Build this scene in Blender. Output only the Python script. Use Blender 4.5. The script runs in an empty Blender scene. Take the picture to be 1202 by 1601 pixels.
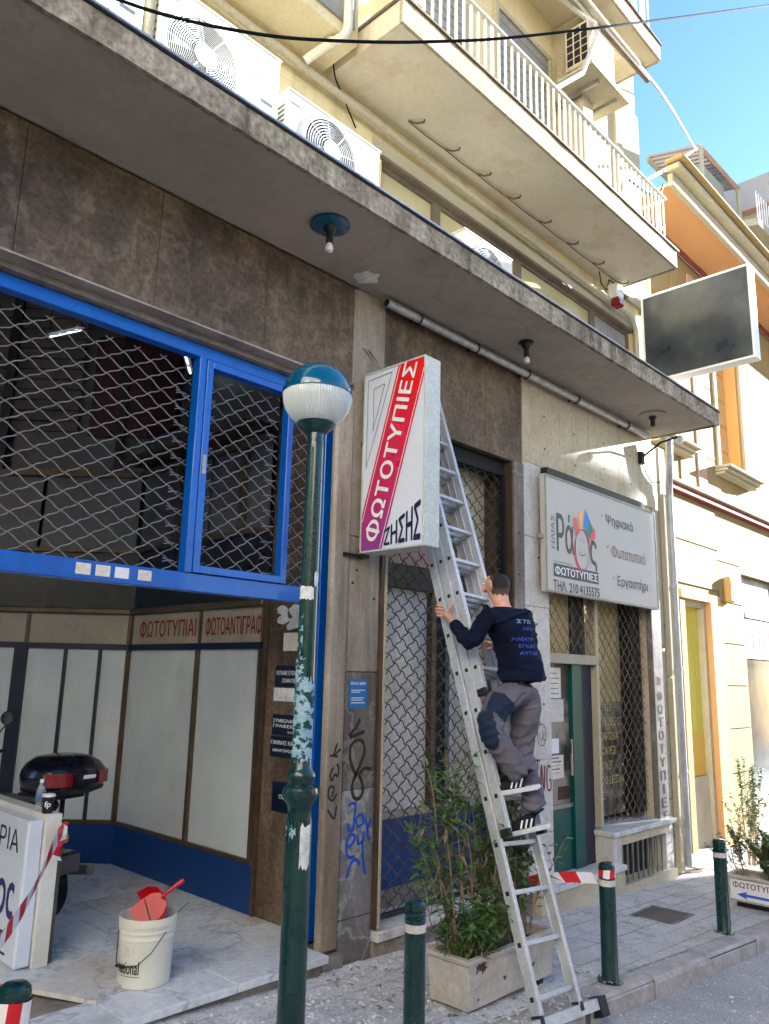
import bpy, math, random
from mathutils import Vector, Matrix, noise
from mathutils.geometry import delaunay_2d_cdt
random.seed(7)
PI = math.pi
S = bpy.context.scene
COL = S.collection
# ---------------------------------------------------------------- camera
cam_d = bpy.data.cameras.new('camera'); cam = bpy.data.objects.new('camera', cam_d); COL.objects.link(cam)
cr = Vector((0.69036457, -0.72308799, 0.023249)); cu = Vector((-0.16381044, -0.12493452, 0.97854867)); cf = Vector((0.70467219, 0.67936376, 0.20469973))
m = Matrix.Identity(4)
for i in range(3):
    m[i][0] = cr[i]; m[i][1] = cu[i]; m[i][2] = -cf[i]
m[2][3] = 1.93
cam.matrix_world = m
cam_d.sensor_fit = 'VERTICAL'; cam_d.sensor_height = 36.0; cam_d.lens = 27.52
cam_d.clip_start = 0.05; cam_d.clip_end = 600
S.camera = cam
# ---------------------------------------------------------------- sky, sun, exposure
SUN_A = 4.0                    # sun direction along the street per metre across it
SUN_EL = math.radians(17)
sun_vec = Vector((SUN_A, -1.0, 0)).normalized() * math.cos(SUN_EL) + Vector((0, 0, math.sin(SUN_EL)))
W = bpy.data.worlds.new('World'); S.world = W; W.use_nodes = True
wn = W.node_tree.nodes; wl = W.node_tree.links
sky = wn.new('ShaderNodeTexSky'); sky.sky_type = 'NISHITA'; sky.sun_disc = False
sky.sun_elevation = SUN_EL; sky.sun_rotation = math.atan2(sun_vec.x, sun_vec.y)
sky.air_density = 1.0; sky.dust_density = 0.3; sky.ozone_density = 3.5; sky.altitude = 100
bg = wn['Background']; bg.inputs[1].default_value = 0.05
wl.new(sky.outputs[0], bg.inputs[0])
sd = bpy.data.lights.new('sun', 'SUN'); sd.energy = 5.0; sd.angle = math.radians(0.53); sd.color = (1.0, 0.95, 0.84)
so = bpy.data.objects.new('sun', sd); COL.objects.link(so)
so.rotation_euler = sun_vec.to_track_quat('Z', 'Y').to_euler(); so.location = (20, -10, 20)
S.view_settings.view_transform = 'Standard'; S.view_settings.look = 'None'
S.view_settings.gamma = 1.0; S.view_settings.use_curve_mapping = False

S.view_settings.use_white_balance = True; S.view_settings.white_balance_temperature = 5750
S.view_settings.exposure = 3.1

# ---------------------------------------------------------------- helpers
def lin(v):
    v /= 255.0
    return v / 12.92 if v <= 0.04045 else ((v + 0.055) / 1.055) ** 2.4
def rgb(r, g, b): return (lin(r), lin(g), lin(b), 1.0)

MATS = {}
def M(name, c1, c2=None, s=3.0, rough=0.7, metal=0.0, bump=0.15, bs=60.0, streak=1.0, spot=None, ss=20.0, sl=0.58, sw=0.08,
      spec=0.5, lo=0.35, hi=0.65, sa=0.42, coat=0.0, grain=0.12, drip=None, da=.5, vein=None, va=.35, vs=1.6):
    """procedural surface: two-tone noise, optional spots or chips, fine bump"""
    mt = bpy.data.materials.new(name); mt.use_nodes = True
    n = mt.node_tree.nodes; l = mt.node_tree.links
    b = n['Principled BSDF']
    geo = n.new('ShaderNodeNewGeometry')
    mp = n.new('ShaderNodeMapping'); mp.inputs['Scale'].default_value = (1, 1, streak)
    l.new(geo.outputs['Position'], mp.inputs['Vector'])
    def nz(scale, det=6, vec=None):
        t = n.new('ShaderNodeTexNoise'); t.inputs['Scale'].default_value = scale; t.inputs['Detail'].default_value = det
        t.inputs['Roughness'].default_value = 0.62
        l.new(vec or mp.outputs[0], t.inputs['Vector']); return t
    def ramp(src, a, bb, ca=(0, 0, 0, 1), cb=(1, 1, 1, 1)):
        r = n.new('ShaderNodeValToRGB'); r.color_ramp.elements[0].position = a; r.color_ramp.elements[1].position = bb
        r.color_ramp.elements[0].color = ca; r.color_ramp.elements[1].color = cb
        l.new(src, r.inputs[0]); return r
    a = nz(s); r1 = ramp(a.outputs[0], lo, hi, c1, c2 or c1)
    col = r1.outputs[0]
    if grain:
        g = nz(bs * 0.7, 3, geo.outputs['Position'])
        gm = n.new('ShaderNodeMix'); gm.data_type = 'RGBA'; gm.blend_type = 'MULTIPLY'; gm.inputs[0].default_value = 1.0
        gr = ramp(g.outputs[0], 0.3, 0.7, (1 - grain * 2, 1 - grain * 2, 1 - grain * 2, 1), (1, 1, 1, 1))
        l.new(col, gm.inputs[6]); l.new(gr.outputs[0], gm.inputs[7]); col = gm.outputs[2]
    if spot:
        sp = nz(ss, 8); rs = ramp(sp.outputs[0], sl, sl + sw, (0, 0, 0, 1), (sa, sa, sa, 1))
        mx = n.new('ShaderNodeMix'); mx.data_type = 'RGBA'
        l.new(rs.outputs[0], mx.inputs[0]); l.new(col, mx.inputs[6]); mx.inputs[7].default_value = spot; col = mx.outputs[2]
    def over(col, fac, c):
        mx = n.new('ShaderNodeMix'); mx.data_type = 'RGBA'; l.new(fac, mx.inputs[0]); l.new(col, mx.inputs[6]); mx.inputs[7].default_value = c; return mx.outputs[2]
    if drip:                                   # long runs of dirt washed down the surface
        m2 = n.new('ShaderNodeMapping'); m2.inputs['Scale'].default_value = (7, 7, .55); l.new(geo.outputs['Position'], m2.inputs['Vector'])
        dn = nz(1.0, 7, m2.outputs[0]); big = nz(.8, 3, geo.outputs['Position']); mu = n.new('ShaderNodeMath'); mu.operation = 'MULTIPLY'
        ra = ramp(dn.outputs[0], .46, .68); rb = ramp(big.outputs[0], .40, .62, (0, 0, 0, 1), (da, da, da, 1))
        l.new(ra.outputs[0], mu.inputs[0]); l.new(rb.outputs[0], mu.inputs[1]); col = over(col, mu.outputs[0], drip)
    if vein:                                   # thin wandering light or dark lines
        vn = nz(vs, 9, geo.outputs['Position']); vr = n.new('ShaderNodeValToRGB'); e = vr.color_ramp.elements
        e[0].position = .478; e[0].color = (0, 0, 0, 1); e[1].position = .522; e[1].color = (0, 0, 0, 1); k = e.new(.5); k.color = (va, va, va, 1)
        l.new(vn.outputs[0], vr.inputs[0]); col = over(col, vr.outputs[0], vein)
    l.new(col, b.inputs['Base Color'])
    b.inputs['Metallic'].default_value = metal
    b.inputs['Specular IOR Level'].default_value = spec
    b.inputs['Coat Weight'].default_value = coat
    rr = n.new('ShaderNodeMapRange'); rr.inputs[3].default_value = max(0.02, rough - 0.12); rr.inputs[4].default_value = min(1, rough + 0.12)
    l.new(a.outputs[0], rr.inputs[0]); l.new(rr.outputs[0], b.inputs['Roughness'])
    if bump:
        bn = nz(bs, 5, geo.outputs['Position']); bp = n.new('ShaderNodeBump'); bp.inputs['Strength'].default_value = bump; bp.inputs['Distance'].default_value = 0.01
        l.new(bn.outputs[0], bp.inputs['Height']); l.new(bp.outputs[0], b.inputs['Normal'])
    MATS[name] = mt
    return mt

def emis(name, col, st):
    mt = bpy.data.materials.new(name); mt.use_nodes = True
    b = mt.node_tree.nodes['Principled BSDF']
    b.inputs['Base Color'].default_value = (0.8, 0.8, 0.8, 1)
    b.inputs['Emission Color'].default_value = col; b.inputs['Emission Strength'].default_value = st
    return mt
def glass(name, col, trans=0.9, rough=0.05, alpha=1.0):
    """window or bottle glass: thin, partly see-through, with a gloss"""
    mt = bpy.data.materials.new(name); mt.use_nodes = True
    n = mt.node_tree.nodes; l = mt.node_tree.links
    b = n['Principled BSDF']; b.inputs['Base Color'].default_value = col; b.inputs['Roughness'].default_value = rough
    b.inputs['Specular IOR Level'].default_value = 0.7
    t = n.new('ShaderNodeBsdfTransparent'); t.inputs[0].default_value = col
    mx = n.new('ShaderNodeMixShader'); mx.inputs[0].default_value = 1 - trans
    out = n['Material Output']
    l.new(t.outputs[0], mx.inputs[1]); l.new(b.outputs[0], mx.inputs[2]); l.new(mx.outputs[0], out.inputs[0])
    return mt

def org(o):
    v = Vector((0, 0, 0))
    while o: v += o.location; o = o.parent
    return v
class MB:
    def __init__(s): s.v = []; s.f = []; s.mi = []; s.cur = 0
    def add(s, vs, fs):
        b = len(s.v); s.v += [Vector(q) for q in vs]
        s.f += [tuple(i + b for i in f) for f in fs]; s.mi += [s.cur] * len(fs); return s
    def box(s, x0, x1, y0, y1, z0, z1, fr=None):
        vs = [Vector((x, y, z)) for z in (z0, z1) for y in (y0, y1) for x in (x0, x1)]
        if fr is not None: vs = [fr @ q for q in vs]
        return s.add(vs, [(0, 2, 3, 1), (4, 5, 7, 6), (0, 1, 5, 4), (2, 6, 7, 3), (0, 4, 6, 2), (1, 3, 7, 5)])
    def quad(s, a, b, c, d): return s.add([a, b, c, d], [(0, 1, 2, 3)])
    def prism(s, poly, depth, fr=None):   # poly in xy, extruded along z
        n = len(poly); vs = [Vector((p[0], p[1], 0)) for p in poly] + [Vector((p[0], p[1], depth)) for p in poly]
        if fr is not None: vs = [fr @ q for q in vs]
        return s.add(vs, [tuple(range(n - 1, -1, -1)), tuple(range(n, 2 * n))] + [(i, (i + 1) % n, n + (i + 1) % n, n + i) for i in range(n)])
    def tube(s, pts, r, n=8, cap=True):
        pts = [Vector(p) for p in pts]; k = len(pts); rs = r if isinstance(r, (list, tuple)) else [r] * k
        vs = []; up = None
        for i, p in enumerate(pts):
            d = (pts[min(i + 1, k - 1)] - pts[max(i - 1, 0)])
            d = d.normalized() if d.length > 1e-9 else Vector((0, 0, 1))
            if up is None: up = Vector((0, 0, 1)) if abs(d.z) < 0.9 else Vector((1, 0, 0))
            a = d.cross(up)
            if a.length < 1e-4: a = d.cross(Vector((0, 1, 0)))
            a.normalize(); up = a.cross(d).normalized()
            for j in range(n):
                t = 2 * PI * j / n; vs.append(p + (a * math.cos(t) + up * math.sin(t)) * rs[i])
        fs = [(i * n + j, i * n + (j + 1) % n, (i + 1) * n + (j + 1) % n, (i + 1) * n + j) for i in range(k - 1) for j in range(n)]
        if cap: fs += [tuple(range(n - 1, -1, -1)), tuple(range((k - 1) * n, k * n))]
        return s.add(vs, fs)
    def lathe(s, prof, c=(0, 0, 0), n=24, fr=None):
        vs = []; c = Vector(c)
        for r, z in prof:
            for j in range(n):
                t = 2 * PI * j / n; q = Vector((r * math.cos(t), r * math.sin(t), z)); q = (fr @ q) if fr is not None else q; vs.append(q + c)
        k = len(prof)
        fs = [(i * n + j, i * n + (j + 1) % n, (i + 1) * n + (j + 1) % n, (i + 1) * n + j) for i in range(k - 1) for j in range(n)]
        if prof[0][0] > 1e-5: fs.append(tuple(range(n - 1, -1, -1)))
        if prof[-1][0] > 1e-5: fs.append(tuple(range((k - 1) * n, k * n)))
        return s.add(vs, fs)
    def build(s, name, mat, parent=None, smooth=False, bevel=0.0, kind=None, angle=40):
        me = bpy.data.meshes.new(name); o0 = org(parent)
        me.from_pydata([tuple(q - o0) for q in s.v], [], s.f)
        for mm in (mat if isinstance(mat, (list, tuple)) else [mat]): me.materials.append(mm)
        if isinstance(mat, (list, tuple)): me.polygons.foreach_set('material_index', s.mi)
        me.validate(); me.update()
        if smooth:
            me.shade_smooth(); me.set_sharp_from_angle(angle=math.radians(angle))
        o = bpy.data.objects.new(name, me); COL.objects.link(o); o.parent = parent
        if bevel:
            bv = o.modifiers.new('bevel', 'BEVEL'); bv.width = bevel; bv.segments = 1; bv.limit_method = 'ANGLE'; bv.angle_limit = 0.9
        if kind: o['kind'] = kind
        return o
def B(name, mat, parent, *bx, bevel=0.0, fr=None, kind=None):
    q = MB()
    for b in bx: q.box(*b, fr=fr)
    return q.build(name, mat, parent, bevel=bevel, kind=kind)
def tag(o, label, cat, group=None):
    o['label'] = label; o['category'] = cat
    if group: o['group'] = group
    return o
def thing(name, label, cat, loc=(0, 0, 0), group=None):
    o = bpy.data.objects.new(name, None); o.empty_display_size = 0.1; COL.objects.link(o); o.location = loc
    return tag(o, label, cat, group)
def part(name, parent):
    o = bpy.data.objects.new(name, None); o.empty_display_size = 0.05; COL.objects.link(o); o.parent = parent; return o
def dup(o, parent=None, off=None, label=None):
    c = o.copy(); COL.objects.link(c); c.parent = parent
    if off is not None: c.location = Vector(o.location) + Vector(off)
    if label: c['label'] = label
    for ch in list(o.children):
        dup(ch, c)
    return c
def frame(o, u, n, z=(0, 0, 1)):
    f = Matrix.Identity(4)
    for i in range(3):
        f[i][0] = u[i]; f[i][1] = n[i]; f[i][2] = z[i]; f[i][3] = o[i]
    return f

def text(name, string, mapf, mat, parent, bold=0.0, spacing=1.0):
    """flat lettering: string is shaped into the unit square and laid out by mapf(s, t)"""
    pts, fcs = [], []; adv = 0
    key = (string, spacing)
    cu_ = bpy.data.curves.new(name, 'FONT'); cu_.body = string; cu_.resolution_u = 3; cu_.space_character = spacing; cu_.fill_mode = 'NONE'
    ob = bpy.data.objects.new(name + '_src', cu_); COL.objects.link(ob)
    bpy.context.view_layer.update()
    dg = bpy.context.evaluated_depsgraph_get()
    out_ = bpy.data.meshes.new_from_object(ob.evaluated_get(dg))
    bpy.data.objects.remove(ob)
    V2 = [Vector((v.co.x, v.co.y)) for v in out_.vertices]; E2 = [tuple(e.vertices) for e in out_.edges]
    # outlines to directed loops (vertices are stored in drawing order), grouped letter by letter
    nxt = {}
    for e in E2: nxt.setdefault(e[0], []).append(e[1]); nxt.setdefault(e[1], []).append(e[0])
    seen = set(); loops = []
    for i in range(len(V2)):
        if i in seen or i not in nxt: continue
        st = [i]; comp = []
        while st:
            k = st.pop()
            if k in seen: continue
            seen.add(k); comp.append(k); st += nxt[k]
        loops.append(sorted(comp))
    groups = []
    for lp in sorted(loops, key=lambda l_: min(V2[k].x for k in l_)):
        a_, b_ = min(V2[k].x for k in lp), max(V2[k].x for k in lp)
        if groups and a_ < groups[-1][1] - 1e-4: groups[-1][0].append(lp); groups[-1][1] = max(groups[-1][1], b_)
        else: groups.append([[lp], b_])
    for lps, _ in groups:
        vs_, es_ = [], []
        for lp in lps:
            b0 = len(vs_); vs_ += [V2[k] for k in lp]; n_ = len(lp); es_ += [(b0 + j, b0 + (j + 1) % n_) for j in range(n_)]
        r_ = delaunay_2d_cdt(vs_, es_, [], 0, 1e-5)
        base = len(pts); pts += [(p.x, p.y) for p in r_[0]]
        for f in r_[2]:
            c = (r_[0][f[0]] + r_[0][f[1]] + r_[0][f[2]]) / 3; wn_ = 0
            for i0, i1 in es_:
                p, q_ = vs_[i0], vs_[i1]
                if (p.y > c.y) != (q_.y > c.y):
                    if p.x + (c.y - p.y) / (q_.y - p.y) * (q_.x - p.x) > c.x: wn_ += 1 if q_.y > p.y else -1
            if wn_: fcs.append(tuple(i + base for i in f))
    x0, x1, y0, y1 = min(p[0] for p in pts), max(p[0] for p in pts), min(p[1] for p in pts), max(p[1] for p in pts)
    o0 = org(parent); w_ = x1 - x0; h_ = y1 - y0
    src = [((p[0] - x0) / w_, (p[1] - y0) / h_) for p in pts]
    A, B_, C_ = Vector(mapf(.5, .5)), Vector(mapf(.51, .5)), Vector(mapf(.5, .51)); nn = (B_ - A).cross(C_ - A).normalized()
    shifts = [(0, 0)] if bold <= 0 else [(0, 0), (-bold * .9 / w_, 0), (bold * .9 / w_, 0), (0, -bold * .5 / h_), (0, bold * .5 / h_)]
    vs = []; fs = []
    for k, (ds, dt) in enumerate(shifts):          # stroke weight: the same outline a hair to each side
        b = len(vs); vs += [Vector(mapf(s_ + ds, t_ + dt)) + nn * (.00025 * k) - o0 for s_, t_ in src]; fs += [tuple(i + b for i in f) for f in fcs]
    me = bpy.data.meshes.new(name); me.from_pydata([tuple(v) for v in vs], [], fs)
    me.materials.append(mat); me.update()
    o = bpy.data.objects.new(name, me); COL.objects.link(o); o.parent = parent
    return o
def plane_map(o, u, v, w, h):
    o, u, v = Vector(o), Vector(u), Vector(v)
    return lambda s, t: o + u * (s * w) + v * (t * h)

def gz(x): return -0.045 * (x - 4.3)          # the street falls gently to the right
def ky(x): return 2.75 - 0.045 * max(0, x - 4.7)   # kerb line
# ---------------------------------------------------------------- materials
m_road = M('asphalt', rgb(172, 171, 172), rgb(194, 192, 192), s=2, rough=.9, bump=.5, bs=90, spot=rgb(165, 165, 168), ss=9, sl=.55, grain=.25)
m_pave = M('paving_stone', rgb(206, 202, 196), rgb(226, 222, 216), s=2.2, rough=.85, bump=.4, bs=80, spot=rgb(150, 146, 142), ss=7, sl=.6, grain=.2, vein=rgb(120, 114, 108), va=.4, vs=2)
m_joint = M('paving_joint', rgb(84, 80, 74), rgb(104, 98, 92), s=6, rough=.95, bump=.5, bs=120)
m_kerb = M('kerb_stone', rgb(160, 152, 146), rgb(192, 186, 182), s=5, rough=.85, bump=.4, bs=40, spot=rgb(206, 206, 210), ss=9, sl=.6, grain=.12)
m_rubble = M('plaster_crumbs', rgb(215, 214, 212), rgb(235, 234, 230), s=30, rough=.95, bump=.2)
m_dust = M('plaster_dust', rgb(206, 205, 205), rgb(228, 228, 230), s=7, rough=.95, bump=.8, bs=70, spot=rgb(140, 136, 134), ss=26, sl=.56, grain=.14, vein=rgb(110, 106, 102), va=.4, vs=3)
m_marble = M('white_marble', rgb(214, 218, 222), rgb(234, 237, 240), s=2.5, rough=.5, bump=.12, bs=30, spot=rgb(158, 166, 174), ss=4, sl=.57, sw=.1, vein=rgb(120, 134, 150), va=.55, vs=1.3)
m_marble2 = M('veined_marble', rgb(212, 210, 206), rgb(230, 226, 222), s=3, rough=.42, bump=.12, bs=30, spot=rgb(168, 160, 156), ss=5, sl=.6, sw=.06, vein=rgb(140, 120, 108), va=.5, vs=1.8)
m_conc = M('rough_concrete', rgb(118, 110, 102), rgb(165, 156, 144), s=6, rough=.92, bump=.8, bs=30, spot=rgb(85, 78, 72), ss=12, sl=.6)
m_brown = M('stained_brown_stone', rgb(68, 55, 42), rgb(130, 110, 88), s=1.5, rough=.62, bump=.3, bs=45, streak=.75, spot=rgb(160, 142, 118), ss=5, sl=.56, sw=.14, grain=.3, drip=rgb(34, 27, 20), da=.8, vein=rgb(170, 150, 124), va=.16, vs=1.1)
m_black = M('sooty_stone', rgb(28, 25, 22), rgb(66, 56, 46), s=3, rough=.7, bump=.3, bs=40, spot=rgb(88, 76, 62), ss=5, sl=.62, sw=.12)
m_pier = M('grey_brown_stone', rgb(96, 88, 82), rgb(152, 144, 136), s=2.6, rough=.45, bump=.15, bs=50, streak=.45, spot=rgb(186, 182, 178), ss=7, sl=.63, sw=.05, grain=.2, drip=rgb(60, 54, 50), da=.5, vein=rgb(200, 196, 190), va=.25)
m_pierlo = M('slate_marble', rgb(106, 104, 108), rgb(142, 140, 142), s=2.2, rough=.4, bump=.12, bs=40, spot=rgb(168, 166, 168), ss=3.5, sl=.57, sw=.08, vein=rgb(196, 196, 200), va=.5)
m_piertan = M('worn_tan_stone', rgb(140, 124, 108), rgb(186, 176, 160), s=3, rough=.5, bump=.12, bs=50, streak=.3, spot=rgb(100, 90, 84), ss=6, sl=.6, sw=.08, drip=rgb(74, 64, 56), da=.7)
m_tan = M('pale_cladding', rgb(196, 184, 158), rgb(216, 206, 182), s=1.8, rough=.6, bump=.12, bs=60, spot=rgb(176, 160, 132), ss=4, sl=.6, sw=.15, spec=.06, drip=rgb(150, 128, 96), da=.5, vein=rgb(150, 126, 90), va=.25)
m_tanlo = M('light_grey_cladding', rgb(206, 200, 194), rgb(222, 216, 208), s=2.4, rough=.55, bump=.1, bs=60, spot=rgb(182, 174, 166), ss=5, sl=.62, sw=.1, spec=.06, drip=rgb(140, 130, 118), da=.4, vein=rgb(150, 140, 128), va=.3)
m_soffit = M('canopy_plaster', rgb(156, 148, 138), rgb(176, 167, 154), s=.9, rough=.9, bump=.1, bs=30, spot=rgb(140, 130, 118), ss=1.6, sl=.56, sw=.14, grain=.06, vein=rgb(90, 84, 76), va=.2, vs=.7)
m_fascia = M('weathered_concrete_edge', rgb(142, 130, 114), rgb(200, 190, 172), s=5, rough=.9, bump=.6, bs=35, streak=.5, spot=rgb(60, 54, 44), ss=6, sl=.57, sw=.06, grain=.3, spec=.06, drip=rgb(46, 40, 32), da=.75)
m_flash = M('zinc_flashing', rgb(170, 168, 176), rgb(198, 196, 204), s=5, rough=.4, metal=.5, bump=.1)
m_cream = M('cream_render', rgb(214, 198, 152), rgb(226, 212, 172), s=1.4, rough=.85, bump=.15, bs=50, spot=rgb(200, 176, 122), ss=2.2, sl=.62, sw=.14, grain=.06, spec=.06, drip=rgb(150, 124, 84), da=.45)
m_balsof = M('balcony_plaster', rgb(208, 198, 170), rgb(220, 210, 184), s=.9, rough=.88, bump=.12, bs=40, spot=rgb(196, 168, 138), ss=1.5, sl=.56, sw=.05, grain=.05, spec=.06, drip=rgb(150, 132, 100), da=.2)
m_cream2 = M('pale_cream_paint', rgb(182, 173, 148), rgb(192, 183, 158), s=2, rough=.8, bump=.1, spec=.06)
m_edge = M('balcony_edge_concrete', rgb(170, 156, 126), rgb(190, 178, 150), s=6, rough=.88, bump=.5, bs=35, spot=rgb(156, 134, 104), ss=12, sl=.58, sw=.06, grain=.2, spec=.06)
m_blue = M('blue_gloss_paint', rgb(0, 88, 190), rgb(4, 100, 206), s=3, rough=.32, bump=.05, spot=rgb(10, 62, 140), ss=8, sl=.62, coat=.3, drip=rgb(40, 56, 90), da=.35)
m_navy = M('navy_paint', rgb(8, 52, 118), rgb(12, 62, 134), s=2, rough=.4, bump=.05, drip=rgb(60, 70, 90), da=.3)
m_navydk = M('dark_navy_frame', rgb(10, 20, 46), rgb(14, 28, 62), s=3, rough=.4, bump=.05)
m_panel = M('whitewashed_glass', rgb(188, 196, 200), rgb(202, 210, 214), s=1.5, rough=.22, bump=.02, spot=rgb(174, 178, 172), ss=2, sl=.58, sw=.1, grain=.02, drip=rgb(150, 156, 156), da=.3)
m_bronze = M('bronze_frame', rgb(86, 72, 60), rgb(110, 94, 78), s=5, rough=.4, metal=.5, bump=.05)
m_alu = M('old_aluminium', rgb(150, 148, 142), rgb(176, 174, 168), s=5, rough=.38, metal=.7, bump=.05)
m_fasband = M('grey_beige_fascia', rgb(150, 142, 128), rgb(170, 162, 146), s=2, rough=.5, bump=.05)
m_granite = M('black_granite', rgb(20, 26, 34), rgb(36, 44, 54), s=3, rough=.3, bump=.05, spot=rgb(58, 66, 74), ss=6, sl=.62)
m_inner = M('interior_grey', rgb(70, 74, 80), rgb(100, 102, 106), s=1.3, rough=.4, bump=.05)
m_slat = M('grey_slat', rgb(92, 88, 84), rgb(108, 104, 98), s=3, rough=.6, bump=.05)
m_red = M('dark_red_panel', rgb(58, 14, 18), rgb(72, 18, 22), s=2, rough=.5, bump=.05)
m_black2 = M('black_metal', rgb(16, 16, 18), rgb(26, 26, 28), s=4, rough=.45, bump=.05)
m_wire = M('galvanised_wire', rgb(148, 146, 150), rgb(172, 170, 172), s=9, rough=.45, metal=.4, bump=.1)
m_wire2 = M('grimy_wire', rgb(58, 52, 46), rgb(96, 88, 78), s=8, rough=.5, metal=.5, bump=.15)
m_wire3 = M('brown_wire', rgb(84, 68, 46), rgb(150, 130, 96), s=9, rough=.5, metal=.4, bump=.1)
m_cord = M('black_cable', rgb(18, 20, 26), rgb(26, 28, 34), s=4, rough=.95, spec=.1)
m_white = M('white_enamel', rgb(226, 228, 224), rgb(236, 238, 234), s=3, rough=.35, bump=.03, grain=.02)
m_acw = M('aged_white_casing', rgb(220, 220, 210), rgb(234, 234, 226), s=4, rough=.42, bump=.05, spot=rgb(200, 196, 176), ss=8, sl=.62, grain=.04, drip=rgb(150, 142, 118), da=.35)
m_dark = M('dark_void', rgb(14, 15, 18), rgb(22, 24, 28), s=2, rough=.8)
m_green = M('dark_green_paint', rgb(3, 46, 46), rgb(6, 56, 54), s=6, rough=.28, bump=.08, spot=rgb(12, 70, 66), ss=14, sl=.63, coat=.4)
m_greent = M('teal_lamp_paint', rgb(0, 78, 112), rgb(2, 92, 128), s=3, rough=.16, bump=.02, coat=.6)
m_paper = M('torn_paper', rgb(206, 212, 216), rgb(228, 232, 234), s=12, rough=.85, bump=.3, spot=rgb(120, 140, 150), ss=30, sl=.57, sw=.04)
m_paper2 = M('printed_paper', rgb(222, 214, 200), rgb(238, 232, 220), s=9, rough=.8, spot=rgb(190, 170, 150), ss=50, sl=.62)
m_alulad = M('ladder_aluminium', rgb(192, 197, 204), rgb(212, 216, 222), s=6, rough=.4, metal=.3, bump=.08, spot=rgb(150, 156, 164), ss=18, sl=.62)
m_hole = M('rung_plug', rgb(22, 26, 32), rgb(30, 34, 40), s=5, rough=.6)
m_rail = M('white_rail_paint', rgb(206, 203, 192), rgb(216, 213, 203), s=5, rough=.4, bump=.05)
m_glassd = M('dark_window', rgb(40, 42, 40), rgb(62, 62, 56), s=1.2, rough=.1, bump=0, spec=.8)
m_olive = M('blind_behind_glass', rgb(168, 158, 116), rgb(190, 180, 138), s=1.2, rough=.18, bump=0, spec=.7, grain=.02)
m_shut = M('grey_shutter', rgb(140, 138, 130), rgb(158, 156, 148), s=3, rough=.5)
m_winfr = M('taupe_window_frame', rgb(104, 92, 76), rgb(124, 110, 92), s=4, rough=.6, metal=.0, spec=.2)
m_orange = M('orange_render', rgb(200, 152, 104), rgb(206, 158, 112), s=1.2, rough=.85, bump=.1, grain=.04, spec=.06)
m_orangel = M('light_orange_render', rgb(204, 164, 104), rgb(210, 170, 112), s=1.2, rough=.85, bump=.1, grain=.04, spec=.06)
m_neigh = M('cream_rusticated_render', rgb(150, 130, 90), rgb(160, 140, 100), s=1.5, rough=.82, bump=.15, grain=.04, spec=.06, drip=rgb(130, 112, 84), da=.3)
m_maroon = M('maroon_band', rgb(138, 74, 66), rgb(150, 84, 74), s=3, rough=.7, spec=.06)
m_maurose = M('dusty_rose_render', rgb(196, 158, 138), rgb(204, 168, 148), s=2, rough=.8, spec=.06)
m_yellow = M('yellow_curtain', rgb(206, 188, 62), rgb(222, 206, 90), s=3, rough=.5, streak=.3, spot=rgb(232, 220, 130), ss=4, sl=.6)
m_amber = M('amber_glass', rgb(220, 168, 60), rgb(232, 190, 88), s=2, rough=.4)
m_far = M('far_stained_plaster', rgb(170, 152, 132), rgb(200, 186, 166), s=1.1, rough=.9, streak=.5, spot=rgb(120, 106, 94), ss=1.6, sl=.57, sw=.12, spec=.06)
m_farg = M('far_grey_plaster', rgb(182, 170, 160), rgb(190, 178, 168), s=1, rough=.9, spec=.06)
m_opp = M('opposite_render', rgb(232, 216, 190), rgb(240, 226, 202), s=.8, rough=.88, spec=.06)
m_pot = M('chipped_white_planter', rgb(192, 184, 172), rgb(214, 208, 198), s=5, rough=.62, bump=.35, bs=45, spot=rgb(78, 52, 40), ss=5.5, sl=.605, sw=.012, sa=1.0)
m_soil = M('dry_soil', rgb(62, 48, 38), rgb(92, 74, 60), s=20, rough=.98, bump=1.0, bs=60)
m_leaf = M('oleander_leaf', rgb(56, 92, 46), rgb(96, 126, 66), s=9, rough=.5, bump=0, grain=.1)
m_leaf2 = M('bright_leaf', rgb(70, 112, 44), rgb(110, 144, 64), s=9, rough=.5, bump=0, grain=.1)
m_leafd = M('dry_leaf', rgb(122, 104, 76), rgb(150, 132, 98), s=9, rough=.8, bump=0)
m_stem = M('woody_stem', rgb(138, 118, 94), rgb(172, 152, 124), s=12, rough=.9, bump=.3)
m_bucket = M('cream_plastic', rgb(214, 212, 196), rgb(224, 222, 208), s=3, rough=.38, bump=.05, grain=.02, spec=.5)
m_redpl = M('red_plastic', rgb(176, 6, 20), rgb(190, 10, 26), s=4, rough=.3, bump=.02, grain=.02)
m_ink = M('black_print', rgb(20, 20, 28), s=5, rough=.5, bump=0, grain=0)
m_inkn = M('navy_print', rgb(22, 34, 72), s=5, rough=.45, bump=0, grain=0)
m_inkg = M('grey_print', rgb(74, 76, 78), s=5, rough=.5, bump=0, grain=0)
m_inkr = M('dark_red_print', rgb(120, 22, 24), s=5, rough=.5, bump=0, grain=0)
m_inkw = M('white_print', rgb(236, 238, 240), s=5, rough=.45, bump=0, grain=0)
m_inkb = M('blue_print', rgb(60, 90, 200), s=5, rough=.6, bump=0, grain=0)
m_inklb = M('pale_blue_print', rgb(130, 178, 226), s=5, rough=.6, bump=0, grain=0)
m_inky = M('faded_yellow_print', rgb(196, 180, 116), s=5, rough=.6, bump=0, grain=0)
m_sprayb = M('blue_spray_paint', rgb(10, 84, 200), s=5, rough=.6, bump=0, spot=rgb(60, 90, 150), ss=30, sl=.62)
m_sprayk = M('black_spray_paint', rgb(26, 22, 26), s=5, rough=.6, bump=0)
m_sprayr = M('maroon_spray_paint', rgb(112, 22, 40), s=5, rough=.6, bump=0)
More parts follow.
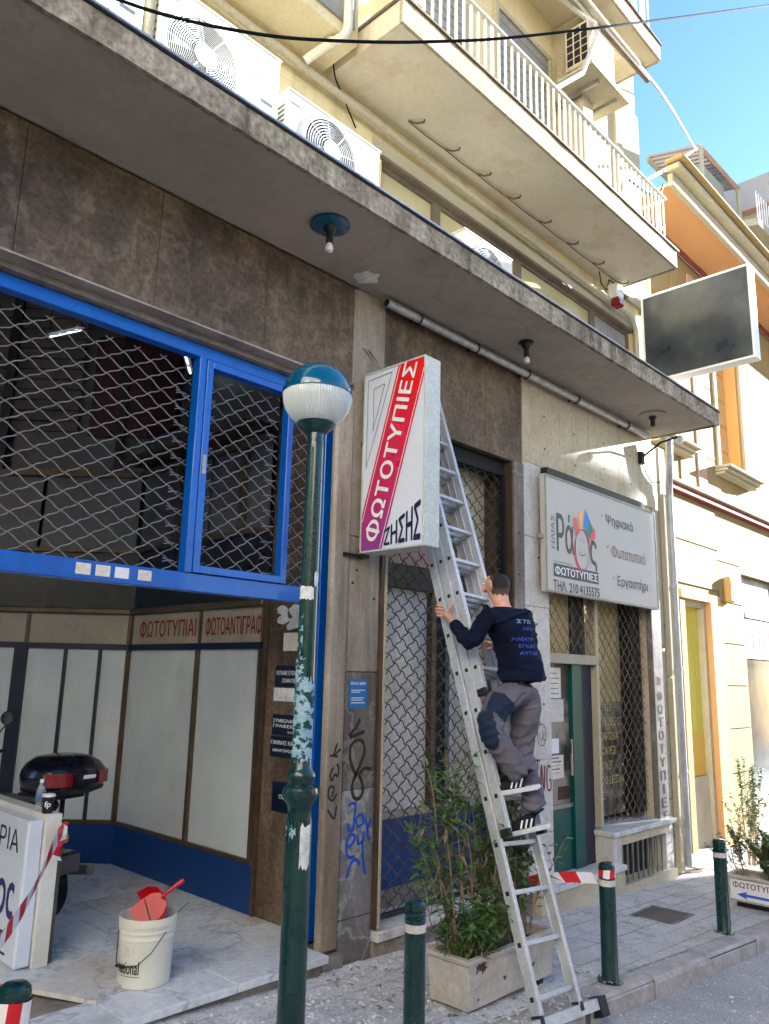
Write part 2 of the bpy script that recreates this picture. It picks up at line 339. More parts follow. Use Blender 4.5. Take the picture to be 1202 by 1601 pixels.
m_signw = M('sign_acrylic', rgb(214, 222, 236), rgb(222, 230, 242), s=1, rough=.2, bump=0, grain=0)
m_signg = M('pale_grey_sign', rgb(184, 182, 176), rgb(190, 188, 182), s=1, rough=.42, bump=0, grain=0)
m_signside = M('sign_casing', rgb(196, 204, 200), rgb(214, 218, 212), s=2, rough=.45, bump=.03, spot=rgb(180, 176, 150), ss=3, sl=.62)
m_tapew = M('white_tape', rgb(232, 230, 230), s=4, rough=.35, bump=.05, grain=0)
m_taper = M('red_tape', rgb(200, 24, 36), s=4, rough=.35, bump=.05, grain=0)
m_skin = M('skin', rgb(206, 152, 128), rgb(220, 168, 144), s=14, rough=.55, bump=.05, grain=.03)
m_hair = M('short_black_hair', rgb(18, 15, 14), rgb(34, 28, 26), s=60, rough=.7, bump=.6, bs=300)
m_sweat = M('navy_sweater', rgb(13, 20, 44), rgb(20, 29, 58), s=7, rough=.92, bump=.25, bs=160, spec=.2)
m_trous = M('grey_work_trousers', rgb(98, 95, 106), rgb(114, 110, 120), s=6, rough=.88, bump=.3, bs=150, spec=.2)
m_patch = M('navy_knee_patch', rgb(16, 34, 60), rgb(22, 42, 72), s=8, rough=.85, bump=.4, bs=180)
m_shoe = M('navy_knit_shoe', rgb(14, 18, 34), rgb(22, 28, 46), s=12, rough=.8, bump=.3)
m_sole = M('white_sole', rgb(220, 224, 234), s=5, rough=.6)
m_tealdoor = M('dark_teal_door', rgb(6, 74, 70), rgb(10, 84, 78), s=3, rough=.35, bump=.05)
m_inside = M('shop_goods', rgb(60, 56, 52), rgb(150, 140, 128), s=2.6, rough=.4, bump=0, lo=.44, hi=.56)
m_gold = M('frosted_window', rgb(170, 152, 108), rgb(190, 172, 126), s=2, rough=.25, bump=0)
m_chrome = M('chrome', rgb(200, 200, 204), s=4, rough=.12, metal=1, bump=0)
m_tyre = M('tyre_rubber', rgb(16, 16, 18), rgb(26, 26, 28), s=8, rough=.85, bump=.2)
m_box = M('scooter_plastic', rgb(12, 14, 24), rgb(20, 22, 34), s=3, rough=.25, bump=0, coat=.4)
m_rlens = M('red_lens', rgb(120, 6, 22), rgb(140, 10, 26), s=3, rough=.15, bump=0, coat=.5)
m_glint = emis('reflection_glow', (0.9, 0.95, 1, 1), .35)  # faint glow for the reflection glints behind the lattice
m_tube = M('frosted_bulb', rgb(220, 218, 210), s=4, rough=.25, bump=0)
m_galv = M('galvanised_conduit', rgb(160, 160, 162), rgb(198, 198, 200), s=12, rough=.35, metal=.45, bump=.2, spot=rgb(120, 112, 104), ss=25, sl=.6)
m_pipe = M('white_drain_pipe', rgb(224, 218, 196), rgb(234, 228, 208), s=5, rough=.45, bump=.05)
m_gpipe = M('grey_drain_pipe', rgb(168, 172, 178), rgb(186, 188, 192), s=5, rough=.35, metal=.3, bump=.05)
m_glass = glass('clear_glass', (0.9, 0.94, 0.95, 1), .8, .05)
m_lglass = glass('ribbed_lamp_glass', (0.82, 0.88, 0.9, 1), .35, .14)
# ---------------------------------------------------------------- ground
def slope(q):
    for v in q.v: v.z += gz(v.x)
    return q
def strip(name, mat, x0, x1, yf0, yf1, z0, z1, kind='structure', step=1.0):
    q = MB(); n = max(1, int((x1 - x0) / step)); vs = []
    for i in range(n + 1):
        x = x0 + (x1 - x0) * i / n
        vs += [(x, yf0(x), z0), (x, yf1(x), z0), (x, yf1(x), z1), (x, yf0(x), z1)]
    fs = []
    for i in range(n):
        a = 4 * i; b = a + 4
        fs += [(a, b, b + 3, a + 3), (a + 3, b + 3, b + 2, a + 2), (a + 2, b + 2, b + 1, a + 1), (a, a + 1, b + 1, b)]
    fs += [(0, 3, 2, 1), (4 * n, 4 * n + 1, 4 * n + 2, 4 * n + 3)]
    q.add(vs, fs); slope(q)
    return q.build(name, mat, None, kind=kind)
strip('ground', m_conc, -60, 90, lambda x: -60, lambda x: 60, -.5, -.3, step=10)
strip('road', m_road, -40, 60, lambda x: -2.4, lambda x: ky(x), -.29, -.13)
pave = strip('pavement', m_joint, -12, 24, lambda x: ky(x) + .19, lambda x: 4.9, -.28, -.012)
strip('opposite_pavement', m_pave, -40, 60, lambda x: -4.2, lambda x: -2.38, -.29, 0)
kerb = bpy.data.objects.new('kerb', None); COL.objects.link(kerb); kerb['kind'] = 'structure'
x = -3.0
while x < 14:
    L = .86; q = MB(); g = .006
    a, b = x + g, x + L - g; j = random.uniform(-.006, .006)
    prof = [(.0, -.28), (.0, -.035), (.012, -.012), (.035, .0), (.18, .0), (.18, -.28)]
    vs = [(xx, ky(xx) + p[0] + j, p[1] + random.uniform(-.004, .004)) for xx in (a, b) for p in prof]
    k = len(prof)
    q.add(vs, [tuple(range(k - 1, -1, -1)), tuple(range(k, 2 * k))] + [(i, (i + 1) % k, k + (i + 1) % k, k + i) for i in range(k)])
    slope(q).build('kerb_stone', m_kerb, kerb, bevel=.006); x += L
strip('kerb_bed', m_joint, -12, 24, lambda x: ky(x) + .01, lambda x: ky(x) + .185, -.285, -.02)
ny = 6; row = 0
y = 2.965
x = 4.0
while x < 10.6:                                  # cut slabs along the kerb
    q = MB(); ya = ky(x) + .194; yb_ = ky(x + .4) + .194
    q.add([(x + .004, ya, -.02), (x + .396, yb_, -.02), (x + .396, 2.961, -.02), (x + .004, 2.961, -.02), (x + .004, ya, .002), (x + .396, yb_, .002), (x + .396, 2.961, .002), (x + .004, 2.961, .002)],
          [(3, 2, 1, 0), (4, 5, 6, 7), (0, 1, 5, 4), (1, 2, 6, 5), (2, 3, 7, 6), (3, 0, 4, 7)])
    slope(q).build('paving_slab', m_pave, pave); x += .4
while y < 4.68:
    x = 1.2 + (.2 if row % 2 else 0)
    while x < 10.6:
        if y > 4.12 and x < 9.75: x += .4; continue
        q = MB(); h = random.uniform(0, .005)
        q.box(x + .006, x + .394, y + .006, y + .194, -.02, h)
        slope(q).build('paving_slab', m_dust if x + random.uniform(-.5, .5) < 5.0 else m_pave, pave); x += .4
    y += .2; row += 1
def chips(name, mat, n, fn, s0, s1, label=None, kind='stuff'):
    q = MB()
    for _ in range(n):
        px, py, pz = fn(); s = s0 + (s1 - s0) * random.random() ** 3; a = random.random() * PI
        c, d = math.cos(a) * s, math.sin(a) * s; h = s * random.uniform(.25, .7)
        k = random.uniform(.4, 1)
        q.add([(px + c, py + d, pz), (px - d * k, py + c * k, pz), (px - c * .8, py - d, pz), (px + d * k, py - c, pz), (px, py, pz + h)],
              [(0, 1, 4), (1, 2, 4), (2, 3, 4), (3, 0, 4)])
    o = q.build(name, mat, None, kind=kind)
    if label: tag(o, label, 'rubble')
    return o
def on_pave():
    while True:
        x_ = random.uniform(1.8, 6.2); y_ = random.uniform(2.8, 4.18)
        if x_ > 4.9 and random.random() < .8: continue
        if x_ < 3.75 and y_ > 4.02: continue
        return x_, y_, gz(x_) + .004
chips('plaster_rubble', m_rubble, 5200, on_pave, .003, .02, 'white plaster crumbs strewn over the pavement below the stone pillar')
chips('road_rubble', m_rubble, 900, lambda: (lambda a: (a, random.uniform(2.0, 2.74), gz(a) - .13))(random.uniform(3, 9)), .003, .014, 'white crumbs scattered on the road beside the kerb')
# drain cover
t = thing('drain_cover', 'slotted metal drain cover set in the pavement by the far bollard', 'drain cover', (7.3, 3.45, gz(7.3)))
B('frame', m_conc, t, (7.05, 7.55, 3.25, 3.65, gz(7.3) + .006, gz(7.3) + .012))
q = MB()
for i in range(9): q.box(7.08 + i * .05, 7.105 + i * .05, 3.28, 3.62, gz(7.3) + .012, gz(7.3) + .018)
q.build('slots', m_slat, t, kind='stuff')

# ---------------------------------------------------------------- porch floor of the arcade
porch = B('porch_floor', m_joint, None, (-4, 4.6, 4.2, 13, -.2, .128), kind='structure')
B('step_riser', m_conc, porch, (-4, 3.76, 4.10, 4.2, -.25, .10))
random.seed(11)
for i in range(9):
    x0 = 3.79 - (i + 1) * .72
    B('marble_slab', random.choice([m_marble, m_marble, m_marble2]), porch, (x0 + .004, x0 + .716, 4.05 + random.uniform(-.004, .004), 4.409, .105, .15 + random.uniform(-.002, .002)), bevel=.004)
for r in range(9):
    for i in range(11):
        x0 = 4.2 - (i + 1) * .62 + (.2 if r % 2 else 0); y0 = 4.415 + r * .46
        if x0 > 3.93: continue
        if r == 0 and 1.5 < x0 < 2.2: continue        # the slab that has come up
        B('marble_slab', random.choice([m_marble, m_marble, m_marble2]), porch, (x0 + .005, min(x0 + .615, 4.2), y0 + .005, y0 + .455, .12, .15 + random.uniform(-.003, .002)))
B('bare_screed', m_conc, porch, (1.45, 2.45, 4.416, 4.872, .121, .134))
slab = MB(); slab.box(-.3, .3, -.22, .22, 0, .025, fr=Matrix.Translation((2.5, 4.68, .152)) @ Matrix.Rotation(.5, 4, 'Z') @ Matrix.Rotation(.03, 4, 'X'))
tag(slab.build('loose_marble_slab', m_marble2, None), 'loose broken marble slab lying by the foot of the leaning sign', 'slab')

# ---------------------------------------------------------------- the main building
bld = thing('apartment_building', 'cream apartment block with stained stone ground floor, concrete canopy and balconies', 'building', (4.5, 4.6, 0))
# carcass: solid walls behind the cladding, open over the arcade
B('wall', m_brown, bld, (-6, 3.96, 4.3, 4.62, 4.16, 4.96))                # beam over the arcade
B('core_wall', m_cream, bld, (-6, 9.2, 4.202, 4.6, 5.142, 5.28), (-6, 4.22, 4.202, 4.6, 5.28, 6.27), (8.78, 9.2, 4.202, 4.6, 5.28, 6.27), (-6, 9.2, 4.202, 4.6, 6.27, 9.6),
  (-6, 9.2, 4.202, 4.6, 9.6, 14))
B('end_wall', m_cream, bld, (8.9, 9.19, 4.6, 12, 4.98, 14))
B('back_wall', m_inner, bld, (-6, 9.19, 11.9, 12.2, -.2, 14))
B('roof_slab', m_conc, bld, (-6, 9.19, 4.6, 11.9, 13.8, 14))
B('party_floor', m_dark, bld, (-6, 9.19, 4.63, 11.9, 6.30, 6.45))
# arcade pillar and its stones
B('pillar_core', m_conc, bld, (3.99, 4.30, 4.215, 5.04, -.15, 4.95))
for z0, z1, mm in ((-.12, .283, m_pierlo), (.29, 1.13, m_pierlo), (1.137, 1.95, m_pier), (1.957, 2.95, m_piertan), (2.957, 4.96, m_piertan)):
    B('stone_panel', mm, bld, (3.985, 4.305, 4.19, 4.214, z0, z1), bevel=.002)
B('pillar_trim', m_piertan, bld, (3.80, 3.982, 4.175, 4.24, .11, 4.10), bevel=.02)
B('pillar_side', m_brown, bld, (3.94, 3.985, 4.24, 5.06, .15, 4.12))
B('pillar_foot', m_conc, bld, (3.8, 3.985, 4.13, 4.2, -.15, .10))
B('brass_angle', m_bronze, bld, (3.915, 3.955, 5.045, 5.085, .15, 2.5))
B('steel_channel', m_bronze, bld, (4.306, 4.335, 4.16, 4.25, .18, 4.0))
B('steel_channel', m_cream2, bld, (4.336, 4.356, 4.15, 4.25, .18, 4.0))
# stone fascia over the arcade: panels with open joints
for i in range(10):
    x1 = 3.955 - i * .86
    B('stone_panel', m_brown if i else m_brown, bld, (x1 - .856, x1, 4.2, 4.298, 4.15, 4.955))
B('stone_panel', m_piertan, bld, (3.958, 4.14, 4.196, 4.215, 4.158, 4.955), bevel=.002)
B('lintel_soffit', m_conc, bld, (-6, 3.96, 4.299, 4.46, 4.10, 4.16))
B('lintel_lip', m_piertan, bld, (-6, 3.96, 4.19, 4.30, 4.138, 4.15))
# middle bay fascia
B('wall', m_brown, bld, (4.31, 6.40, 4.26, 4.6, 4.02, 4.96))
for a, b in ((4.15, 4.30), (4.31, 5.695), (5.70, 6.295)):
    B('stone_panel', m_brown, bld, (a, b, 4.205, 4.258, 4.0, 4.955), bevel=.003)
B('jamb', m_bronze, bld, (6.13, 6.30, 4.215, 4.6, .1, 3.998))
B('jamb_face', m_pier, bld, (6.135, 6.30, 4.19, 4.212, 0, 3.997))
# pale cladding round the third shop
B('wall', m_tan, bld, (6.305, 9.2, 4.225, 4.6, 4.20, 4.96), (6.305, 6.74, 4.225, 4.6, -.3, 4.20), (8.88, 9.6, 4.225, 4.6, -.5, 4.2), (9.2, 9.6, 4.225, 4.6, 4.2, 4.9))
for i, (a, b) in enumerate(((6.305, 7.0), (7.005, 7.62), (7.625, 8.3), (8.305, 9.0), (9.005, 9.2))):
    B('cladding_panel', m_tan, bld, (a, b, 4.20, 4.223, 4.05, 4.955), bevel=.002)
for z0, z1 in ((3.3, 4.045), (2.62, 3.295), (1.98, 2.615), (1.2, 1.975), (.55, 1.195), (-.1, .545)):
    B('cladding_panel', m_tanlo, bld, (6.305, 6.735, 4.20, 4.223, z0, z1), bevel=.002)
for i, z in enumerate((4.045, 3.2, 2.3, 1.45, .6)):
    B('cladding_panel', m_cream2, bld, (9.13, 9.42, 4.195, 4.223, max(z - .84, -.3), z), bevel=.002)
B('return_pier', m_cream2, bld, (9.425, 9.6, 4.21, 4.224, -.4, 4.9))
B('pilaster', m_pier, bld, (8.88, 9.125, 4.15, 4.223, .42, 2.9), bevel=.004)
B('pilaster_base', m_tanlo, bld, (8.95, 9.125, 4.13, 4.223, -.3, .38))
q = MB()                                        # fixing holes in the cladding
for px, pz in ((6.7, 4.6), (6.7, 4.25), (7.3, 4.55), (7.3, 4.2), (7.95, 4.6), (7.95, 4.3), (8.6, 4.6), (8.6, 4.25), (6.55, 3.1), (6.62, 3.0), (6.5, 2.45), (6.6, 1.7), (9.3, 2.6), (9.3, 1.9), (9.3, 1.1), (9.3, .2), (4.02, 2.6), (4.06, 2.7), (4.25, 2.5), (6.2, 3.3), (6.2, 2.9), (6.2, 2.4)):
    q.lathe([(0, 0), (.011, 0), (.011, .004)], (px, 4.188 if px > 9 or px < 4.3 or px == 6.2 else 4.196, pz), 8, fr=Matrix.Rotation(PI / 2, 4, 'X'))
q.build('fixing_holes', m_black2, bld, kind='stuff')

# canopy
can = part('canopy', bld)
B('canopy_slab', m_soffit, can, (-6, 9.2, 3.385, 4.2, 4.97, 5.13))
fq = MB(); N = 150
for i in range(N):                               # worn front edge with a little unevenness
    a = -6 + 15.22 * i / N; b = -6 + 15.22 * (i + 1) / N
fvs = []
for i in range(N + 1):
    a = -6 + 15.22 * i / N; d = noise.noise((a * 3, 0, 0)) * .006; e = noise.noise((a * 5, 3, 0)) * .008
    fvs += [(a, 3.35 + d, 4.955 + e), (a, 3.345 + d, 5.12), (a, 3.384, 5.12), (a, 3.384, 4.955 + e)]
ffs = []
for i in range(N):
    a = 4 * i; b = a + 4
    ffs += [(a, b, b + 1, a + 1), (a + 1, b + 1, b + 2, a + 2), (a + 3, a + 2, b + 2, b + 3), (a, a + 3, b + 3, b)]
ffs += [(0, 1, 2, 3), (4 * N, 4 * N + 3, 4 * N + 2, 4 * N + 1)]
fq.add(fvs, ffs); fq.build('canopy_edge', m_fascia, can)
B('flashing', m_flash, can, (-6, 9.26, 3.325, 4.2, 5.132, 5.146))
B('flashing_drip', m_black2, can, (-6, 9.24, 3.335, 3.36, 5.121, 5.131))
B('canopy_end', m_fascia, can, (9.201, 9.225, 3.385, 4.2, 4.955, 5.12))
# window band above the canopy
wb = part('window_band', bld)
B('frame', m_winfr, wb, (4.22, 8.78, 4.24, 4.3, 5.3, 5.34), (4.22, 8.78, 4.24, 4.3, 6.22, 6.27))
for i, a in enumerate((4.22, 4.95, 6.28, 7.82, 8.74)):
    B('mullion', m_winfr, wb, (a, a + (.04 if i in (0, 4) else .1), 4.235, 4.3, 5.34, 6.22))
for i, (a, b) in enumerate(((4.26, 4.95), (5.05, 6.28), (6.38, 7.82), (7.92, 8.74))):
    if i < 3: B('pane', m_olive, wb, (a, b, 4.27, 4.28, 5.34, 6.22))
    else:
        for k in range(9): B('slat', m_shut, wb, (a + k * .091, a + k * .091 + .085, 4.262, 4.285, 5.34, 6.22))
B('window_head', m_winfr, wb, (4.20, 8.80, 4.17, 4.24, 6.255, 6.285))
B('plaster_band', m_cream2, bld, (4.1, 8.85, 4.19, 4.2015, 6.29, 6.42))
B('window_recess', m_dark, bld, (4.22, 8.78, 4.5, 4.59, 5.28, 6.27))

# balcony on the second floor
def balcony(name, x0, x1, z, ztop, y0, yr, railtop, sp):
    b = part(name, bld)
    B('slab', m_balsof, b, (x0, x1, y0 + .03, 4.2, z, ztop - .02))
    q = MB(); n = 70; vs = []
    for i in range(n + 1):
        a = x0 - .01 + (x1 + .02 - x0) * i / n; d = noise.noise((a * 4, z, 0)) * .006
        vs += [(a, y0 + d, z - .012 + d), (a, y0 + d, ztop - .03), (a, y0 + .029, ztop - .03), (a, y0 + .029, z - .012)]
    fs = []
    for i in range(n):
        k = 4 * i; l = k + 4; fs += [(k, l, l + 1, k + 1), (k + 1, l + 1, l + 2, k + 2), (k + 3, k + 2, l + 2, l + 3), (k, k + 3, l + 3, l)]
    fs += [(0, 1, 2, 3), (4 * n, 4 * n + 3, 4 * n + 2, 4 * n + 1)]
    q.add(vs, fs); q.build('slab_edge', m_edge, b)
    B('slab_end', m_edge, b, (x1 + .001, x1 + .03, y0 + .03, 4.2, z - .01, ztop - .03))
    B('coping', m_winfr, b, (x0 - .02, x1 + .04, y0 - .02, 4.2, ztop - .028, ztop - .005))
    B('handrail', m_rail, b, (x0, x1 - .02, yr - .025, yr + .025, railtop - .03, railtop), bevel=.006)
    B('bottom_rail', m_rail, b, (x0, x1 - .02, yr - .012, yr + .012, ztop + .03, ztop + .045))
    n = int((x1 - x0 - .06) / sp)
    base = None
    for i in range(n + 1):
        a = x0 + .03 + i * sp; w = .016 if i % 12 == 0 else .009
        B('baluster', m_rail, b, (a - w, a + w, yr - .008, yr + .008, ztop - .004, railtop - .03))
    B('end_rail', m_rail, b, (x1 - .05, x1 - .02, yr + .025, 4.2, railtop - .03, railtop))
    k = 0
    a = yr + .1
    while a < 4.15:
        B('baluster', m_rail, b, (x1 - .042, x1 - .028, a - .009, a + .009, ztop - .004, railtop - .03)); a += .11
    return b
b1 = balcony('balcony', 3.56, 8.28, 6.65, 6.88, 3.36, 3.45, 7.56, .1)
b2 = balcony('upper_balcony', 1.0, 8.4, 9.6, 9.84, 3.47, 3.55, 10.75, .11)
B('canopy_beam', m_pipe, b2, (1.0, 7.9, 3.74, 3.80, 9.45, 9.52))
# bay on the left of the balcony
B('bay', m_cream, bld, (-6, 3.5, 3.78, 4.2, 6.65, 9.58))
B('bay_front', m_shut, bld, (-6, 3.45, 3.76, 3.779, 6.75, 9.5))
# wall openings behind the balcony
for a, b_, zt in ((4.3, 5.3, 9.0), (5.9, 6.9, 9.0)):
    w = part('balcony_door', bld)
    B('frame', m_cream2, w, (a - .06, a, 4.15, 4.2, 6.9, zt + .06), (b_, b_ + .06, 4.15, 4.2, 6.9, zt + .06), (a, b_, 4.15, 4.2, zt, zt + .06))
    for k in range(int((zt - 6.9) / .11)): B('slat', m_shut, w, (a, b_, 4.165, 4.198, 6.9 + k * .11, 6.9 + k * .11 + .1))
for a, b_ in ((7.75, 7.95), (8.45, 8.62)):
    B('wall_pilaster', m_cream2, bld, (a, b_, 4.12, 4.2, 6.66, 9.6))
B('wall_panel', m_cream2, bld, (8.0, 9.19, 4.16, 4.2, 6.66, 9.59))
B('awning_valance', m_cream2, bld, (7.1, 7.32, 3.85, 4.2, 6.9, 9.58))
#
# ---------------------------------------------------------------- arcade: blue steel screen
scr = part('arcade_screen', bld)
YS = 4.38
B('top_beam', m_blue, scr, (-6, 3.83, YS - .03, YS + .05, 4.005, 4.09), bevel=.004)
B('bottom_beam', m_blue, scr, (-6, 3.83, YS - .035, YS + .05, 2.43, 2.545), bevel=.004)
B('post', m_blue, scr, (3.835, 3.935, YS - .04, YS + .08, .15, 4.1), bevel=.004)
B('post', m_blue, scr, (2.685, 2.735, YS - .045, YS + .04, 2.546, 4.004), bevel=.003)
gate = part('hinged_panel', scr)
gate.parent = bld
def rect_frame(name, mat, parent, x0, x1, z0, z1, w, y0, y1, bevel=.003):
    B(name, mat, parent, (x0, x0 + w, y0, y1, z0, z1), bevel=bevel); B(name, mat, parent, (x1 - w, x1, y0, y1, z0, z1), bevel=bevel)
    B(name, mat, parent, (x0 + w, x1 - w, y0, y1, z0, z0 + w), bevel=bevel); B(name, mat, parent, (x0 + w, x1 - w, y0, y1, z1 - w, z1), bevel=bevel)
rect_frame('frame_bar', m_blue, gate, 2.738, 3.50, 2.548, 3.995, .05, YS - .055, YS + .02)
B('lock_plate', m_alu, gate, (2.745, 2.775, YS - .062, YS - .056, 3.2, 3.33))
for px in (1.98, 2.10, 2.22, 2.37):
    B('sticker', m_paper2 if px != 2.22 else m_tapew, scr, (px, px + .09, YS - .038, YS - .036, 2.465 + random.uniform(-.006, .006), 2.525))

def grille(name, x0, x1, z0, z1, y, cw, ch, r, mat, parent, amp=.006, fr=None, jag=True):
    """crimped wire lattice, woven from two families of wavy wires"""
    q = MB()
    def P(u, v): return Vector((u, y, v))
    for sgn in (1, -1):
        # lines: u/cw*1 - sgn*v/ch = k
        k0 = int(math.floor(min((x0 / cw) - sgn * (z0 / ch), (x0 / cw) - sgn * (z1 / ch)))) - 1
        k1 = int(math.ceil(max((x1 / cw) - sgn * (z0 / ch), (x1 / cw) - sgn * (z1 / ch)))) + 1
        for k in range(k0, k1 + 1):
            # param v from z0..z1 -> u = cw*(k + sgn*v/ch)
            va = z0; vb = z1
            u_at = lambda v: cw * (k + sgn * v / ch)
            lo = ch * ((x0 / cw) - k) * sgn; hi = ch * ((x1 / cw) - k) * sgn
            if lo > hi: lo, hi = hi, lo
            va = max(va, lo); vb = min(vb, hi)
            if vb - va < ch * .15: continue
            n = max(2, int((vb - va) / ch * 8)); pts = []
            d = Vector((cw * sgn, 0, ch)).normalized(); pn = Vector((-d.z, 0, d.x))
            for i in range(n + 1):
                v = va + (vb - va) * i / n; ph = (v / ch) * 2 * PI * 1.0
                p = P(u_at(v), v) + pn * (amp * math.sin(ph * 2)) + Vector((0, sgn * .003 + .003 * math.cos(ph), 0))
                pts.append(p)
            if fr is not None: pts = [fr @ p for p in pts]
            q.tube(pts, r, 4, cap=False)
    return q.build(name, mat, parent, kind='stuff', smooth=True)
grille('wire_lattice', .4, 2.69, 2.546, 3.97, YS + .06, .19, .113, .0040, m_wire, scr, amp=.0045)
grille('wire_lattice', 2.79, 3.45, 2.6, 3.94, YS + .062, .17, .113, .0040, m_wire, gate, amp=.0045)
grille('wire_lattice', 3.50, 3.835, 2.546, 3.95, YS + .06, .16, .113, .0040, m_wire, scr, amp=.0045)
q = MB()                                         # loose wire ends beside the posts
for xx in (2.66, 2.8, 3.42, 3.52):
    z = 2.62
    while z < 3.85:
        s = -1 if xx in (2.66, 3.42) else 1
        for dz in (.012, -.012): q.tube([(xx - .0 * s, YS + .055, z), (xx + .06 * s, YS + .05, z + dz * .4), (xx + .085 * s, YS + .05, z + dz)][::1], .0036, 4)
        z += .113
q.build('wire_ends', m_wire, scr, kind='stuff')

# ---------------------------------------------------------------- arcade: inner shopfronts
fA = frame((3.93, 5.09, 0), (0, 1, 0), (1, 0, 0)); LA = 2.14
fB = frame((3.93, 7.23, 0), (-.69, .7238, 0), (.7238, .69, 0)); LB = 4.6
shop = part('inner_shopfront', bld)
def wbox(name, mat, fr, u0, u1, n0, n1, z0, z1, parent=shop, **k): return B(name, mat, parent, (u0, u1, n0, n1, z0, z1), fr=fr, **k)
for fr, L in ((fA, LA), (fB, LB)):
    wbox('plinth', m_navy, fr, 0, L, -.004, .2, .15, .50)
    wbox('sill_bar', m_bronze, fr, 0, L, -.02, .06, .502, .535)
    wbox('transom', m_navydk, fr, 0, L, -.03, .06, 2.118, 2.172)
    wbox('fascia_board', m_fasband, fr, 0, L, .0, .03, 2.174, 2.46)
    wbox('top_moulding', m_bronze, fr, 0, L, -.05, .06, 2.462, 2.52, bevel=.01)
    wbox('granite_band', m_granite, fr, 0, L, .005, .2, 2.522, 3.08)
    wbox('upper_sill', m_bronze, fr, 0, L, -.04, .06, 3.082, 3.12)
    wbox('upper_moulding', m_bronze, fr, 0, L, -.06, .06, 3.86, 3.92)
    wbox('inner_wall', m_inner, fr, 0, L, .2, .3, .15, 6.1)
    wbox('upper_wall', m_inner, fr, 0, L, .03, .2, 3.922, 6.1)
for u in (.0, .90, 2.11): wbox('mullion', m_bronze, fA, u, u + .035, -.035, .05, .536, 2.117)
for u in (.0, .90, 2.11): wbox('mullion', m_bronze, fA, u, u + .03, -.02, -.001, 2.174, 2.46)
for a, b in ((.036, .899), (.936, 2.109)):
    wbox('panel', m_panel, fA, a, b, .0, .012, .536, 2.117)
    wbox('upper_panel', m_inner, fA, a, b, .0, .012, 3.121, 3.859)
ub = [.0, .28, .62, 1.02, 1.06, 1.75, 2.6, 3.5]
for a, b, mm in ((.03, .27, m_panel), (.30, .61, m_panel), (.64, 1.0, m_panel), (1.13, 1.7, m_panel), (1.78, 2.6, m_panel), (2.66, 3.5, m_panel)):
    wbox('panel', mm, fB, a, b, .0, .012, .536, 2.117)
for a, b in ((.0, .03), (.271, .299), (.611, .639), (1.001, 1.129), (1.701, 1.779), (2.601, 2.659)):
    wbox('mullion', m_navydk if a else m_bronze, fB, a, b, -.03, .04, .536, 2.117)
for a in (.0, 1.01, 2.6): wbox('mullion', m_bronze, fB, a, a + .035, -.02, -.001, 2.174, 2.46)
for a, b in ((.03, 1.0), (1.04, 2.0), (2.04, 3.2)): wbox('upper_panel', m_inner, fB, a, b, .0, .012, 3.121, 3.859)
text('lettering', 'ΦΩΤΟΤΥΠΙΑΙ', plane_map((3.925, 7.06, 2.235), (0, -1, 0), (0, 0, 1), .98, .16), m_inkr, shop, .02)
text('lettering', 'ΦΩΤΟΑΝΤΙΓΡΑΦ', plane_map((3.925, 5.93, 2.235), (0, -1, 0), (0, 0, 1), .80, .16), m_inkr, shop, .02)
# what hangs in the dark above
up = part('mezzanine', bld)
def ub_(name, mat, *a): return B(name, mat, up, a, fr=fB)
for k in range(13): ub_('slat', m_slat, .75, 2.3, -.02, .02, 4.35 + k * .115, 4.35 + k * .115 + .1)
ub_('post', m_black2, 1.45, 1.55, -.06, -.021, 3.93, 6.0); ub_('post', m_black2, 2.3, 2.42, -.06, -.021, 3.93, 6.0); ub_('post', m_black2, .25, .32, -.06, -.021, 3.93, 5.6)
ub_('red_panel', m_red, .0, .62, -.03, .02, 4.3, 5.4)
B('red_panel', m_red, up, (1.6, 2.13, -.03, .02, 4.3, 5.4), fr=fA)
ub_('notice_board', m_fasband, 1.75, 2.6, -.12, -.08, 4.28, 4.82)
o_ = fB @ Vector((2.55, -.13, 4.58)); du = -Vector((-.69, .7238, 0))
text('lettering', 'ΙΚΑ', plane_map(o_, du, (0, 0, 1), .72, .17), m_ink, up, .03)
o_ = fB @ Vector((2.55, -.13, 4.34))
text('lettering', 'ΙΚΑ', plane_map(o_, du, (0, 0, 1), .66, .15), m_ink, up, .03)
B('ceiling', m_inner, up, (-6, 4.2, 4.63, 11.8, 6.06, 6.14))
B('ledge', m_bronze, up, (0, 2.1, -.3, .0, 3.95, 3.99), fr=fA)
B("upper_mullion", m_bronze, up, (.35, .41, -.05, -.021, 3.12, 3.86), fr=fA); B("upper_mullion", m_bronze, up, (1.4, 1.46, -.05, -.021, 3.12, 3.86), fr=fA)
for i, (u, nn, z, rot) in enumerate(((1.9, -1.2, 5.1, .3), (.55, -1.0, 5.0, 1.9), (-.6, -.9, 4.75, .9))):  # glowing tubes stand in for fluorescent reflections seen through the lattice
    t = thing('reflection_tube', ('glowing stand-in for a fluorescent reflection behind the lattice at the far left', 'glowing stand-in for a fluorescent reflection in front of the dark red panel', 'glowing stand-in for the fluorescent reflection nearest the blue divider')[i], 'reflection stand-in', tuple(fB @ Vector((u, nn, z))))
    c = fB @ Vector((u, nn, z)); F = Matrix.Translation(c) @ Matrix.Rotation(rot, 4, 'Z')
    B('housing', m_slat, t, (-.22, .22, -.03, .03, .02, .05), fr=F)
    q = MB(); q.tube([F @ Vector((-.2, 0, 0)), F @ Vector((.2, 0, 0))], .011, 8); q.build('tube', m_glint, t)
    B('hanger', m_black2, t, (-.2, -.19, -.005, .005, .05, 6.06 - z), (.19, .2, -.005, .005, .05, 6.06 - z), fr=F)

